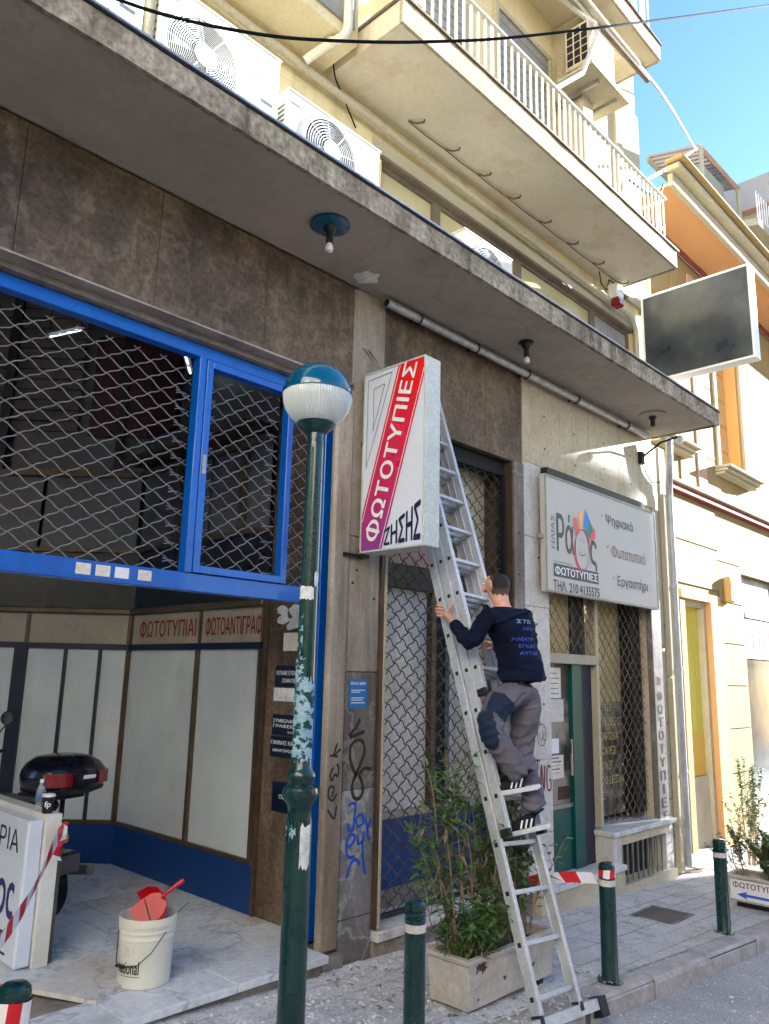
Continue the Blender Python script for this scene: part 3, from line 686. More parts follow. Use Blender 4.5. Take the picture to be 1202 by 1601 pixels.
# ---------------------------------------------------------------- middle bay
mid = part('middle_shopfront', bld)
B('sill', m_marble2, mid, (4.31, 6.30, 4.12, 4.62, .10, .165), bevel=.006)
B('sill_riser', m_conc, mid, (4.31, 6.30, 4.16, 4.62, -.2, .099))
B('stall_riser', m_navy, mid, (4.36, 6.13, 4.52, 4.6, .30, .82))
B('stall_base', m_conc, mid, (4.36, 6.13, 4.50, 4.6, .166, .299))
B('bottom_rail', m_fasband, mid, (4.36, 6.13, 4.49, 4.56, .821, .87))
B('whitewashed_pane', m_panel2 if 'm_panel2' in globals() else m_tanlo, mid, (4.36, 5.28, 4.54, 4.56, .871, 2.66))
B('mullion', m_bronze, mid, (5.281, 5.34, 4.48, 4.56, .871, 2.66))
B('dark_gap', m_dark, mid, (5.341, 5.55, 4.55, 4.58, .871, 2.66))
B('door_edge', m_gpipe, mid, (5.551, 5.64, 4.5, 4.57, .871, 2.66))
B('pane', m_tan, mid, (5.641, 6.128, 4.54, 4.56, .871, 2.66))
B('head_rail', m_black2, mid, (4.36, 6.128, 4.45, 4.56, 2.661, 2.86))
B('fanlight', m_maurose, mid, (4.36, 5.6, 4.54, 4.56, 2.861, 3.98)); B('fanlight', m_tan, mid, (5.66, 6.128, 4.54, 4.56, 2.861, 3.98))
B('mullion', m_bronze, mid, (5.601, 5.659, 4.5, 4.58, 2.861, 3.98))
B('roller_box', m_dark, mid, (4.36, 6.128, 4.30, 4.44, 3.86, 3.995))
B('guide', m_black2, mid, (6.09, 6.128, 4.28, 4.36, .166, 3.859))
B('recess_back', m_inner, mid, (4.3, 6.3, 4.59, 4.62, -.1, 4.02))
grille('wire_lattice', 4.37, 6.09, .2, 3.87, 4.33, .155, .127, .0052, m_wire2, mid, amp=.009)
B('bottom_bar', m_black2, mid, (4.37, 6.09, 4.31, 4.35, .175, .2))

# ---------------------------------------------------------------- third shop
s3 = part('corner_shopfront', bld)
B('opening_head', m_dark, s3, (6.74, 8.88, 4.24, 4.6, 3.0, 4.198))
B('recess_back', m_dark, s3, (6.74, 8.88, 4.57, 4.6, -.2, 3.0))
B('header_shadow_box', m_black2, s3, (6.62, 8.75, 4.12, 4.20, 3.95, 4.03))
B('fanlight', m_gold, s3, (6.74, 7.40, 4.38, 4.40, 2.18, 2.999))
B('door_post', m_black2, s3, (7.401, 7.69, 4.36, 4.42, 2.18, 3.0))
B('shutter_bar', m_fasband, s3, (6.74, 7.69, 4.23, 4.27, 2.09, 2.19), bevel=.006)
B('door_post', m_tealdoor, s3, (7.27, 7.46, 4.28, 4.40, .12, 2.09)); B('door_post', m_navydk, s3, (7.461, 7.69, 4.30, 4.40, .12, 2.09))
d = part('shop_door', bld)
B('kick_panel', m_tealdoor, d, (6.742, 7.269, 4.31, 4.36, .12, .70)); B('rail', m_alu, d, (6.742, 7.269, 4.30, 4.36, .701, .74))
B('pane', m_inside, d, (6.742, 7.269, 4.33, 4.34, .741, 2.089))
for (a, b, z0, z1, mm) in ((6.88, 7.12, 1.75, 2.05, m_paper2), (6.88, 7.16, 1.52, 1.74, m_tanlo), (6.88, 7.06, 1.22, 1.36, m_tapew), (6.88, 7.14, .98, 1.2, m_paper2), (7.04, 7.24, .78, .9, m_red)):
    B('notice', mm, d, (a, b, 4.322, 4.328, z0, z1))
B('handle', m_chrome, d, (7.215, 7.235, 4.27, 4.31, 1.0, 1.35))
for k, (mm, w) in enumerate(((m_inkr, .14), (m_inkr, .18), (m_inky, .16), (m_inkr, .15), (m_inky, .17))):
    B('notice_line', mm, d, (6.92, 6.92 + w, 4.3205, 4.3215, 1.17 - k * .035, 1.18 - k * .035)); B('notice_line', m_inkg, d, (6.91, 6.91 + w, 4.3205, 4.3215, 1.99 - k * .05, 1.998 - k * .05))
B('lattice_post', m_cream2, s3, (7.70, 7.75, 4.23, 4.33, .46, 2.85), bevel=.004)
B('window_pane', m_gold, s3, (7.72, 8.62, 4.44, 4.45, 1.7, 2.95)); B('window_pane', m_inside, s3, (7.72, 8.62, 4.44, 4.45, .5, 1.699))
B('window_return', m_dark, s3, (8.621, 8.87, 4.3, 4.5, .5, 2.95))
rows = ['ΦΩΤΟΤΥΠΙΕΣ', 'ΕΚΤΥΠΩΣΕΙΣ', 'ΛΑΜΙΝΑΡΙΣΜΑ', 'ΕΓΧΡΩΜΕΣ', 'ΠΛΑΣΤΙΚΟΠΟΙΗΣΕΙΣ', 'ΒΙΒΛΙΟΔΕΣΙΑ', 'ΦΑΞ']
for i, r_ in enumerate(rows):
    w = .5 + .3 * ((i * 7) % 4) / 4
    text('lettering', r_, plane_map((7.86, 4.434, 1.6 - i * .155), (1, 0, 0), (0, 0, 1), w if i < 6 else .3, .085), m_inky, s3, .02)
grille('wire_lattice', 6.76, 7.69, 2.2, 3.0, 4.25, .14, .15, .0046, m_wire3, s3, amp=.007)
grille('wire_lattice', 7.76, 8.86, .48, 2.95, 4.27, .14, .15, .0046, m_wire3, s3, amp=.007)
B('window_sill', m_marble2, s3, (7.66, 9.12, 4.07, 4.6, .385, .435), bevel=.006)
B('sill_end', m_tanlo, s3, (7.68, 7.85, 4.10, 4.30, -.1, .384)); B('sill_apron', m_tan, s3, (7.851, 8.93, 4.105, 4.15, .29, .384))
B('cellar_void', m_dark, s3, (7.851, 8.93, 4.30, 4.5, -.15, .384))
B('cellar_base', m_tan, s3, (7.851, 9.12, 4.09, 4.3, -.35, -.10))
for k in range(9): B('bar', m_alu, s3, (7.92 + k * .115, 7.936 + k * .115, 4.13, 4.145, -.10, .29))
B('door_step', m_marble2, s3, (6.305, 7.85, 4.04, 4.6, .07, .12), bevel=.006); B('step_riser', m_tan, s3, (6.305, 7.85, 4.07, 4.6, -.35, .069))
# vertical lettering on the pilaster
word = 'ΦΩΤΟΤΥΠΙΕΣ'
for i, ch in enumerate(word):
    w = .035 if ch == 'Ι' else .12
    text('lettering', ch, plane_map((9.0 - w / 2, 4.147, 1.72 - i * .147), (1, 0, 0), (0, 0, 1), w, .105), m_ink, bld, .02)
text('lettering', '78', plane_map((8.93, 4.147, 1.9), (1, 0, 0), (0, 0, 1), .12, .09), m_inkr, bld, .03)
# ---------------------------------------------------------------- street lamp
LX, LY = 2.45, 2.85; lz = gz(LX)
t = thing('street_lamp', 'dark green street lamp with round ribbed glass globe and torn posters on its post', 'street lamp', (LX, LY, lz))
q = MB(); q.lathe([(.085, 0), (.085, .12), (.066, .16), (.061, .4), (.059, 1.28 - lz), (.052, 1.32 - lz), (.056, 1.345 - lz), (.078, 1.375 - lz), (.084, 1.40 - lz), (.078, 1.425 - lz), (.056, 1.44 - lz), (.060, 1.452 - lz), (.066, 1.468 - lz), (.066, 1.485 - lz), (.056, 1.50 - lz), (.046, 1.515 - lz), (.044, 1.6 - lz), (.041, 3.02 - lz), (.043, 3.05 - lz), (.041, 3.055 - lz), (.041, 3.13 - lz)], (LX, LY, lz), 28)
q.build('post', m_green, t, smooth=True, angle=35)
GZ = 3.30; R = .172
q = MB(); q.lathe([(.042, 3.10), (.062, 3.115), (.085, 3.135), (.098, 3.152), (.09, 3.158), (.0, 3.158)], (LX, LY, 0), 28); q.build('collar', m_green, t, smooth=True)
q = MB(); prof = []
for i in range(15):
    a = -1.02 + (.10 + 1.02) * i / 14; prof.append((R * math.cos(a), GZ + R * math.sin(a)))
n = 144; vs = []
for r_, z_ in prof:
    for j in range(n):
        a = 2 * PI * j / n; rr = r_ + (.0016 if j % 2 else -.0016); vs.append((LX + rr * math.cos(a), LY + rr * math.sin(a), z_))
q.add(vs, [(i * n + j, i * n + (j + 1) % n, (i + 1) * n + (j + 1) % n, (i + 1) * n + j) for i in range(14) for j in range(n)])
q.build('glass_globe', m_lglass, t)
q = MB(); q.lathe([(.0, 3.16), (.05, 3.165), (.055, 3.24), (.03, 3.30), (0, 3.31)], (LX, LY, 0), 16); q.build('reflector', m_white, t, smooth=True)
q = MB(); prof = [(R * 1.012, GZ + .012)]
for i in range(13):
    a = .10 + (PI / 2 - .10) * i / 12; prof.append((max(R * 1.02 * math.cos(a), 0), GZ + R * .98 * math.sin(a)))
q.lathe(prof, (LX, LY, 0), 40); q.build('cap', m_greent, t, smooth=True)
q = MB(); q.lathe([(R * 1.01, GZ + .004), (R * 1.035, GZ + .006), (R * 1.035, GZ + .02), (R * 1.01, GZ + .022)], (LX, LY, 0), 40); q.build('seam_ring', m_greent, t, smooth=True)
def wrap(name, mat, parent, cx, cy, r, a0, a1, z0, z1, seed=0, rag=.02, step=.12):
    """a scrap of paper stuck round a post, with ragged edges"""
    random.seed(seed); n = max(3, int((a1 - a0) / step)); q = MB(); vs = []
    for i in range(n + 1):
        a = a0 + (a1 - a0) * i / n; lo = z0 + random.uniform(0, rag); hi = z1 - random.uniform(0, rag)
        for k in range(4):
            rr = r + .002 + random.uniform(0, .0015); vs.append((cx + rr * math.cos(a), cy + rr * math.sin(a), lo + (hi - lo) * k / 3))
    q.add(vs, [(i * 4 + k, i * 4 + 4 + k, i * 4 + 5 + k, i * 4 + 1 + k) for i in range(n) for k in range(3)])
    return q.build(name, mat, parent)
AV = math.atan2(-LY, -LX)        # towards the street
m_scrap = M('poster_remnant', rgb(170, 196, 212), rgb(128, 166, 190), s=14, rough=.85, bump=.3, spot=rgb(8, 66, 66), ss=24, sl=.49, sw=.03, sa=1.0)
wrap('paper_scrap', m_scrap, t, LX, LY, .046, AV - 1.3, AV + .1, 1.53, 2.02, 1, .03)
wrap('paper_scrap', m_scrap, t, LX, LY, .045, AV - .1, AV + 1.2, 1.52, 1.93, 2, .05)
wrap('paper_scrap', m_scrap, t, LX, LY, .044, AV - 1.2, AV - .45, 2.0, 2.22, 3, .05)
wrap('paper_scrap', m_paper, t, LX, LY, .044, AV - 1.2, AV + .5, 2.27, 2.34, 4, .01)
wrap('paper_scrap', m_paper, t, LX, LY, .044, AV + .5, AV + 1.1, 2.33, 2.42, 5, .03)
wrap('paper_scrap', m_scrap, t, LX, LY, .061, AV - 1.2, AV - .2, 1.19, 1.31, 6, .06)
wrap('paper_scrap', m_paper, t, LX, LY, .061, AV + .1, AV + .9, 1.08, 1.29, 8, .03)

# ---------------------------------------------------------------- bollards
def make_bollard(x, y, label):
    z = gz(x); t = thing('bollard', label, 'bollard', (x, y, z), 'green bollards along the kerb')
    q = MB(); q.lathe([(.085, 0), (.085, .006), (.06, .012), (.056, .02), (.055, .60)], (x, y, z), 28); q.build('shaft', m_green, t, smooth=True)
    q = MB(); q.lathe([(.0565, .601), (.0565, .64)], (x, y, z), 28); q.build('white_band', m_pot2, t, smooth=True)
    q = MB(); q.lathe([(.055, .641), (.055, .66), (.050, .664), (.050, .670), (.055, .674), (.055, .69), (.050, .694), (.050, .70), (.055, .704), (.055, .72), (.052, .735), (.04, .746), (.0, .752)], (x, y, z), 28); q.build('ringed_head', m_green, t, smooth=True, angle=30)
    q = MB()
    for k in range(3):
        a = 1 + k * 2.1; q.lathe([(.012, .006), (.012, .016), (0, .017)], (x + .073 * math.cos(a), y + .073 * math.sin(a), z), 6)
    q.build('bolts', m_galv, t, kind='stuff')
    return t
m_pot2 = M('off_white_band', rgb(206, 200, 194), rgb(222, 218, 212), s=9, rough=.6, bump=.2, spot=rgb(150, 96, 70), ss=16, sl=.64)
bol = make_bollard(3.31, 2.9, 'green bollard with white band left of the long planter, before the blue-based window')
for x_, lab in ((1.265, 'green bollard at the bottom left corner with red and white tape round its head'), (5.27, 'green bollard right of the ladder foot with tape tied round its head'), (7.25, 'green bollard farthest along the kerb, nearest the planter with the arrow')):
    dup(bol, None, (x_ - 3.31, -.03 if x_ > 5 else 0, gz(x_) - gz(3.31)), lab)

# ---------------------------------------------------------------- extension ladder
LA0 = Vector((4.42432, 3.75996, 2.7437)); LD = Vector((-.06911, -.34099, -.93752)).normalized()
LR = Vector((.99756, -.03296, -.06155)); LR = (LR - LD * LR.dot(LD)).normalized(); LN = LR.cross(LD).normalized()   # LN points to the climber
if LN.y > 0: LN = -LN
t = thing('extension_ladder', 'three-section aluminium extension ladder leaning on the wall behind the red and white sign', 'ladder', tuple(LA0 + LD * 2.9))
def lad_frame(o): return frame(o, LR, LN, -LD)
def section(nm, off, w, k0, k1, e0, e1, dep=.068):
    sec = part(nm, t)
    sec.location = (0, 0, 0)
    F = lad_frame(LA0 + LN * off + LR * ((.4395 - w) / 2))
    zt = -.28 * k0 + e0; zb = -.28 * k1 - e1
    for nm2, a, b in (('left_stile', 0, .026), ('right_stile', w - .026, w)):
        q = MB()
        q.box(a, b, -dep / 2, dep / 2, zb, zt, fr=F)
        x_in = b if a == 0 else a; s = 1 if a == 0 else -1
        ins = x_in
        q.box(min(ins, ins + s * .010), max(ins, ins + s * .010), -dep / 2, -dep / 2 + .006, zb, zt, fr=F); q.box(min(ins, ins + s * .010), max(ins, ins + s * .010), dep / 2 - .006, dep / 2, zb, zt, fr=F)
        so_ = q.build('stile', m_alulad, sec, bevel=.002)
        q = MB()
        for k in range(k0, k1 + 1):
            q.box(a - .001 if a == 0 else b - .001, a + .0 if a == 0 else b + .001, -.013, .013, -.28 * k - .013, -.28 * k + .013, fr=F)
        q.build('rung_plugs', m_hole, sec, kind='stuff')
        q = MB(); q.box(a - .004, b + .004, -dep / 2 - .003, dep / 2 + .003, zb - .03, zb + .02, fr=F); q.build('foot_cap', m_hole, sec, bevel=.004)
    for k in range(k0, k1 + 1):
        q = MB(); q.box(.027, w - .027, -.014, .014, -.28 * k - .014, -.28 * k + .014, fr=F); q.build('rung', m_alulad, sec, bevel=.003)
section('base_section', 0, .4395, -4, 10, .12, .10)
section('middle_section', .074, .405, -5, 6, .1, .22)
section('top_section', .143, .372, -6, 3, .1, .17)
F = lad_frame(LA0 + LD * (.28 * 10.45))
B('stabiliser_bar', m_alulad, t, (-.22, .68, -.03, .03, -.03, .03), fr=F)
for a in (-.22, .64): B('stabiliser_foot', m_hole, t, (a - .03, a + .05, -.04, .04, -.075, .035), fr=F)

# ---------------------------------------------------------------- projecting sign (copy shop)
SX = 4.02; Y0 = 4.12; SW = .627; Z0 = 2.815; Z1 = 4.218; SH = Z1 - Z0
t = thing('projecting_sign', 'white projecting light box with diagonal red band reading ΦΩΤΟΤΥΠΙΕΣ and ΖΗΣΗΣ', 'sign', (SX + .08, Y0, Z0))
YE = Y0 - SW
B('casing', m_signside, t, (SX + .004, SX + .17, YE, Y0, Z0, Z1), bevel=.008)
fm = (.012)
rim = [(SX - .006, SX + .002, YE, YE + fm, Z0, Z1), (SX - .006, SX + .002, Y0 - fm, Y0, Z0, Z1), (SX - .006, SX + .002, YE + fm, Y0 - fm, Z0, Z0 + fm), (SX - .006, SX + .002, YE + fm, Y0 - fm, Z1 - fm, Z1)]
for r_ in rim: B('rim', m_signside, t, r_)
def SP(u, v, off=0): return Vector((SX - off, Y0 - u * SW, Z0 + v * SH))
q = MB(); q.quad(SP(.02, .01), SP(.98, .01), SP(.98, .99), SP(.02, .99)); q.build('face', m_signw, t)
m_band = M('red_to_purple_print', rgb(214, 22, 40), s=1, rough=.3, bump=0, grain=0)
nt = m_band.node_tree; gq = nt.nodes.new('ShaderNodeNewGeometry'); sx = nt.nodes.new('ShaderNodeSeparateXYZ'); mr = nt.nodes.new('ShaderNodeMapRange'); rp = nt.nodes.new('ShaderNodeValToRGB')
mr.inputs[1].default_value = Z0; mr.inputs[2].default_value = Z1
rp.color_ramp.elements[0].color = rgb(140, 62, 150); rp.color_ramp.elements[1].color = rgb(226, 26, 30)
rp.color_ramp.elements[1].position = .85
e_ = rp.color_ramp.elements.new(.32); e_.color = rgb(196, 34, 92)
nt.links.new(gq.outputs['Position'], sx.inputs[0]); nt.links.new(sx.outputs[2], mr.inputs[0]); nt.links.new(mr.outputs[0], rp.inputs[0]); nt.links.new(rp.outputs[0], nt.nodes['Principled BSDF'].inputs['Base Color'])
def poly(name, pts, off, mat, parent=t):
    q = MB(); q.add([SP(a, b, off) for a, b in pts], [tuple(range(len(pts)))]); return q.build(name, mat, parent)
poly('red_band', [(.02, .01), (.36, .01), (.98, .90), (.98, .99), (.57, .99), (.02, .20)], .003, m_band)
def sline(a, b, w, mat, off=.0045):
    pa, pb = SP(*a, off), SP(*b, off); d = (pb - pa).normalized(); n_ = Vector((0, -d.z, d.y)) * w / 2
    q = MB(); q.add([pa - n_, pb - n_, pb + n_, pa + n_], [(0, 1, 2, 3)]); return q.build('line', mat, t)
sline((.03, .165), (.60, .985), .006, m_inkw); sline((.33, .015), (.975, .93), .006, m_inkw)
for tri in (((.07, .955), (.47, .965), (.07, .46)), ((.17, .90), (.35, .91), (.17, .66))):
    for i in range(3): sline(tri[i], tri[(i + 1) % 3], .004, m_ink)
d0 = SP(.30, .045, .0055); d1 = SP(.90, .965, .0055)
ud = (d1 - d0); Lb = ud.length; ud.normalize(); vd = Vector((0, -ud.z, ud.y)); vd = vd if vd.y > 0 else -vd
text('lettering', 'ΦΩΤΟΤΥΠΙΕΣ', lambda s_, t_: d0 + ud * (s_ * Lb) + vd * (t_ * .135 * (1 - .0 * s_)) + vd * .012, m_inkw, t, .03, 1.05)
text('lettering', 'ΖΗΣΗΣ', lambda s_, t_: SP(.40 + .55 * s_, .025 + .012 * s_ + t_ * (.075 + .12 * s_), .0055), m_inkn, t, .035, 1.0)
for z_ in (Z0 + .02, Z0 + .85): B('bracket', m_black2, t, (SX + .05, SX + .08, Y0, 4.2, z_, z_ + .03))
B('bracket', m_black2, t, (SX + .02, SX + .1, Y0, 4.19, Z0 - .03, Z0 - .002)); B('bracket', m_black2, t, (SX - .12, SX + .02, 4.15, 4.185, Z0 - .03, Z0 - .002))
q = MB(); q.tube([(SX + .06, Y0 - .12, Z1), (SX + .04, 4.19, Z1 + .26)], .006, 6); q.tube([(SX + .12, Y0 - .12, Z1), (SX + .1, 4.19, Z1 + .26)], .006, 6); q.build('stays', m_alu, t, kind='stuff')

# ---------------------------------------------------------------- shop name board
t = thing('shop_name_board', 'pale grey shop board with smiling face logo and the telephone number 210 4135575', 'sign', (7.7, 4.1, 2.76))
X0, X1, ZA, ZB = 6.50, 8.94, 2.765, 3.935; YF = 4.08
B('board', m_signg, t, (X0, X1, YF, YF + .06, ZA, ZB), bevel=.004)
for r_ in ((X0, X1, YF - .008, YF - .001, ZA, ZA + .02), (X0, X1, YF - .008, YF - .001, ZB - .02, ZB), (X0, X0 + .02, YF - .008, YF - .001, ZA + .02, ZB - .02), (X1 - .02, X1, YF - .008, YF - .001, ZA + .02, ZB - .02)):
    B('rim', m_alu, t, r_)
B('bracket', m_alu, t, (X0 - .1, X0, YF + .02, YF + .04, 3.28, 3.31))
W_ = X1 - X0; H_ = ZB - ZA
def RP(u, v, off=.003): return Vector((X0 + u * W_, YF - off, ZA + v * H_))
def rtext(s_, u, v, w, h, mat, bold=.02, vert=False):
    if vert: text('lettering', s_, plane_map(RP(u, v), (0, 0, 1), (-1, 0, 0), h * H_, w * W_), mat, t, bold)
    else: text('lettering', s_, plane_map(RP(u, v), (1, 0, 0), (0, 0, 1), w * W_, h * H_), mat, t, bold)
def rpoly(name, pts, mat, off=.003):
    q = MB(); q.add([RP(a, b, off) for a, b in pts], [tuple(range(len(pts)))]); return q.build(name, mat, t)
rtext('ΗΛΙΑΣ', .068, .37, .026, .29, m_inkg, .0, True)
rtext('Ρά', .085, .355, .13, .34, m_inkg, .02)
rtext('ς', .352, .255, .055, .27, m_inkg, .02)
rpoly('grey_bar', [(.055, .245), (.415, .245), (.415, .135), (.055, .135)], m_inkg, .003)
rpoly('grey_bar_line', [(.06, .265), (.20, .265), (.20, .260), (.06, .260)], m_inkg, .003)
rtext('ΦΩΤΟΤΥΠΙΕΣ', .065, .155, .34, .07, m_inkw, .02)
for o_ in [o for o in t.children if o.name.startswith('lettering')][-1:]: o_.location.y -= .002
rtext('ΤΗΛ. 210 4135575', .05, .02, .37, .085, m_ink, .01)
for i, (w_, wd, mm) in enumerate((('Ψηφιακό', .26, m_inkg), ('Φωτοτυπικό', .33, m_inkrose if 'm_inkrose' in globals() else m_inkr), ('Εργαστήρι', .30, m_inkg))):
    rtext(w_, .50 + .045 * i, (.70, .42, .14)[i], wd, .12, (m_inkg, M('faded_rose_print', rgb(150, 112, 104), s=4, rough=.5, bump=0, grain=0), m_inkg)[i] if i == 1 else mm, .01)
    rpoly('tick', [(.455 + .045 * i, .80 - .28 * i), (.462 + .045 * i, .77 - .28 * i), (.478 + .045 * i, .82 - .28 * i), (.462 + .045 * i, .785 - .28 * i)], m_inkg)
# smiling face with a crown of coloured sheets
def ellipse(cx, cz, rx, rz, n=36, a0=0, a1=2 * PI): return [(cx + rx * math.cos(a0 + (a1 - a0) * i / n), cz + rz * math.sin(a0 + (a1 - a0) * i / n)) for i in range(n + 1)]
def ring(name, cx, cz, rx, rz, w0, w1, a0, a1, mat, off=.004):
    q = MB(); n = 30; vs = []
    for i in range(n + 1):
        a = a0 + (a1 - a0) * i / n; w = w0 + (w1 - w0) * math.sin(PI * i / n)
        vs += [RP(cx + rx * math.cos(a), cz + rz * math.sin(a), off), RP(cx + (rx + w) * math.cos(a), cz + (rz + w * 1.6) * math.sin(a), off)]
    q.add(vs, [(2 * i, 2 * i + 1, 2 * i + 3, 2 * i + 2) for i in range(n)]); return q.build(name, mat, t)
m_rose = M('rose_print', rgb(214, 60, 78), s=4, rough=.5, bump=0, grain=0)
ring('face_outline', .285, .42, .055, .18, .003, .003, 0, 2 * PI, m_inkg)
ring('red_arc', .285, .42, .055, .18, .002, .018, 2.6, 5.0, m_rose); ring('red_arc', .285, .42, .055, .18, .002, .014, -.1, 1.6, m_rose)
ring('smile', .285, .42, .03, .05, .003, .005, 3.5, 5.9, m_inkg)
for e in (.272, .30): ring('eye', e, .50, .003, .01, .002, .002, 0, 2 * PI, m_inkg)
for pts, cc in (([(.215, .68), (.245, .70), (.262, .56), (.232, .52)], (222, 92, 92)), ([(.262, .76), (.298, .79), (.292, .60), (.270, .58)], (240, 176, 104)), ([(.318, .80), (.352, .72), (.328, .57), (.300, .63)], (56, 136, 214)), ([(.350, .72), (.382, .64), (.345, .52), (.332, .58)], (54, 130, 92)), ([(.378, .64), (.40, .64), (.398, .56), (.352, .47)], (220, 74, 96))):
    rpoly('coloured_sheet', pts, M('logo_colour', rgb(*cc), s=4, rough=.5, bump=0, grain=0), .004)

# ---------------------------------------------------------------- blank black light box
t = thing('blank_light_box', 'large blank black light box in white frame projecting above the canopy end', 'sign', (9.07, 4.1, 5.62))
B('casing', m_white, t, (9.01, 9.16, 2.80, 4.15, 5.62, 6.80), bevel=.006)
B('face', M('mottled_black_acrylic', rgb(30, 34, 46), rgb(84, 90, 88), s=.9, rough=.3, bump=.02, spot=rgb(24, 28, 44), ss=1.5, sl=.54, sw=.1, grain=.02, sa=.7), t, (9.0, 9.009, 2.83, 4.12, 5.65, 6.77))  # large cloud-like mottling over the black face
for r_ in ((8.99, 9.0, 2.80, 2.828, 5.62, 6.8), (8.99, 9.0, 4.122, 4.15, 5.62, 6.8), (8.99, 9.0, 2.828, 4.122, 5.62, 5.648), (8.99, 9.0, 2.828, 4.122, 6.772, 6.8)): B('rim', m_white, t, r_)
B('bracket', m_alu, t, (9.05, 9.1, 4.15, 4.2, 5.8, 5.84)); B('bracket', m_alu, t, (9.05, 9.1, 4.15, 4.2, 6.6, 6.64))

# ---------------------------------------------------------------- leaning sign in the arcade
t = thing('standing_sign', 'old white light box sign standing on the porch floor with blue serif letters', 'sign', (2.33, 5.9, .15))
XS = 2.2
B('face', m_signw, t, (XS, XS + .1, 5.10, 6.9, .16, 1.0), bevel=.012)
B('casing', m_acw, t, (XS + .101, XS + .2, 5.08, 6.92, .15, 1.03), bevel=.004)
B('back_panel', m_winfr, t, (XS + .201, XS + .24, 5.12, 6.9, .15, .97))
m_inkpur = M('violet_blue_print', rgb(52, 44, 110), s=4, rough=.4, bump=0, grain=0)
text('lettering', 'ΕΙΣΙΤΗΡΙΑ', plane_map((XS - .002, 6.16, .80), (0, -1, 0), (0, 0, 1), .95, .13), m_ink, t, .0)
text('lettering', 'doc', plane_map((XS - .002, 5.60, .42), (0, -1, 0), (0, 0, 1), .40, .30), m_inkpur, t, .02)
text('lettering', 'ΤΗΣ', plane_map((XS - .002, 5.62, .21), (0, -1, 0), (0, 0, 1), .38, .13), m_ink, t, .0)
# cup and bottle on it
t = thing('water_bottle', 'small clear plastic water bottle standing on the leaning white sign', 'bottle', (2.33, 5.27, 1.03))
q = MB(); q.lathe([(.0, 0), (.028, .002), (.03, .01), (.03, .05), (.028, .055), (.03, .06), (.03, .11), (.026, .13), (.013, .16), (.012, .175)], (2.33, 5.27, 1.03), 20); q.build('bottle_body', m_glass, t, smooth=True)
q = MB(); q.lathe([(.0, .0), (.03, 0), (.03, .035), (0, .035)], (2.33, 5.27, 1.095), 20); q.build('bottle_label', m_inklb, t, smooth=True)
q = MB(); q.lathe([(.014, .172), (.014, .192), (0, .192)], (2.33, 5.27, 1.03), 16); q.build('cap', m_tapew, t, smooth=True)
t = thing('coffee_cup', 'black paper coffee cup marked fp with white lid beside the bottle', 'cup', (2.33, 5.15, 1.03))
q = MB(); q.lathe([(0, 0), (.03, 0), (.031, .008), (.039, .1)], (2.33, 5.15, 1.03), 24); q.build('cup_body', m_ink, t, smooth=True)
q = MB(); q.lathe([(.041, .1), (.041, .108), (.035, .116), (0, .116)], (2.33, 5.15, 1.03), 24); q.build('lid', m_tapew, t, smooth=True)
ca = math.atan2(-5.15, -2.33)
def cupmap(s_, t_):
    a = ca - .55 + 1.0 * s_; r_ = .0375; return Vector((2.33 + r_ * math.cos(a), 5.15 + r_ * math.sin(a), 1.06 + .045 * t_))
text('lettering', 'fp', cupmap, m_inkw, t, .02)

# ---------------------------------------------------------------- bucket and dustpan
bx, by, bz = 2.70, 4.47, .152
t = thing('plastic_bucket', 'cream plastic bucket with wire handle standing at the edge of the porch', 'bucket', (bx, by, bz))
q = MB(); q.lathe([(0, .012), (.130, .012), (.142, .0), (.148, .004), (.158, .25), (.161, .252), (.161, .262), (.159, .264), (.160, .285), (.164, .287), (.164, .297), (.160, .299), (.161, .32), (.166, .322), (.168, .355), (.166, .368), (.160, .368), (.157, .30), (.15, .03), (0, .02)], (bx, by, bz), 48); q.build('tub', m_bucket, t, smooth=True, angle=50)
vd_ = Vector((bx, by, 0)).normalized(); side = Vector((vd_.y, -vd_.x, 0)); aim = -vd_
p0 = Vector((bx, by, bz + .30)) + (side * -.9 + aim * .35).normalized() * .166; p1 = Vector((bx, by, bz + .30)) + (side * .78 + aim * .6).normalized() * .166
pts = []
pa = Vector((bx, by, bz + .30)) - side * .160 + aim * .05; pb_ = Vector((bx, by, bz + .295)) + side * .105 + aim * .13
pts = [pa, pa + Vector((0, 0, -.16)) + aim * .03, pa + Vector((0, 0, -.185)) + aim * .06 + side * .03, Vector((bx, by, bz + .14)) + aim * .172 - side * .04, Vector((bx, by, bz + .20)) + aim * .178 + side * .03, pb_]
q = MB(); q.tube(pts, .0028, 6); q.build('handle_wire', m_black2, t, smooth=True)
q = MB(); q.tube([pts[1] + Vector((0, 0, -.02)), pts[2] + side * .02], .008, 8); q.build('handle_grip', m_black2, t, smooth=True)
def bmap(s_, t_):
    a0 = math.atan2(-by, -bx); a = a0 - 1.15 + .95 * s_; z_ = .082 + .068 * t_; r_ = .1495 + z_ * .03 + .0015
    return Vector((bx + r_ * math.cos(a), by + r_ * math.sin(a), bz + z_))
text('lettering', 'national', bmap, m_ink, t, .025)
q = MB(); vs = []
a0 = math.atan2(-by, -bx)
for i in range(9):
    a = a0 - 1.1 + .95 * i / 8
    for z_ in (.068, .071): r_ = .1515 + z_ * .03; vs.append((bx + r_ * math.cos(a), by + r_ * math.sin(a), bz + z_))
q.add(vs, [(2 * i, 2 * i + 2, 2 * i + 3, 2 * i + 1) for i in range(8)]); q.build('underline', m_ink, t)
q = MB(); vs = []
for i in range(7):
    a = a0 - .95 + .55 * i / 6
    for z_ in (.165, .225): r_ = .1515 + z_ * .03; vs.append((bx + r_ * math.cos(a), by + r_ * math.sin(a), bz + z_))
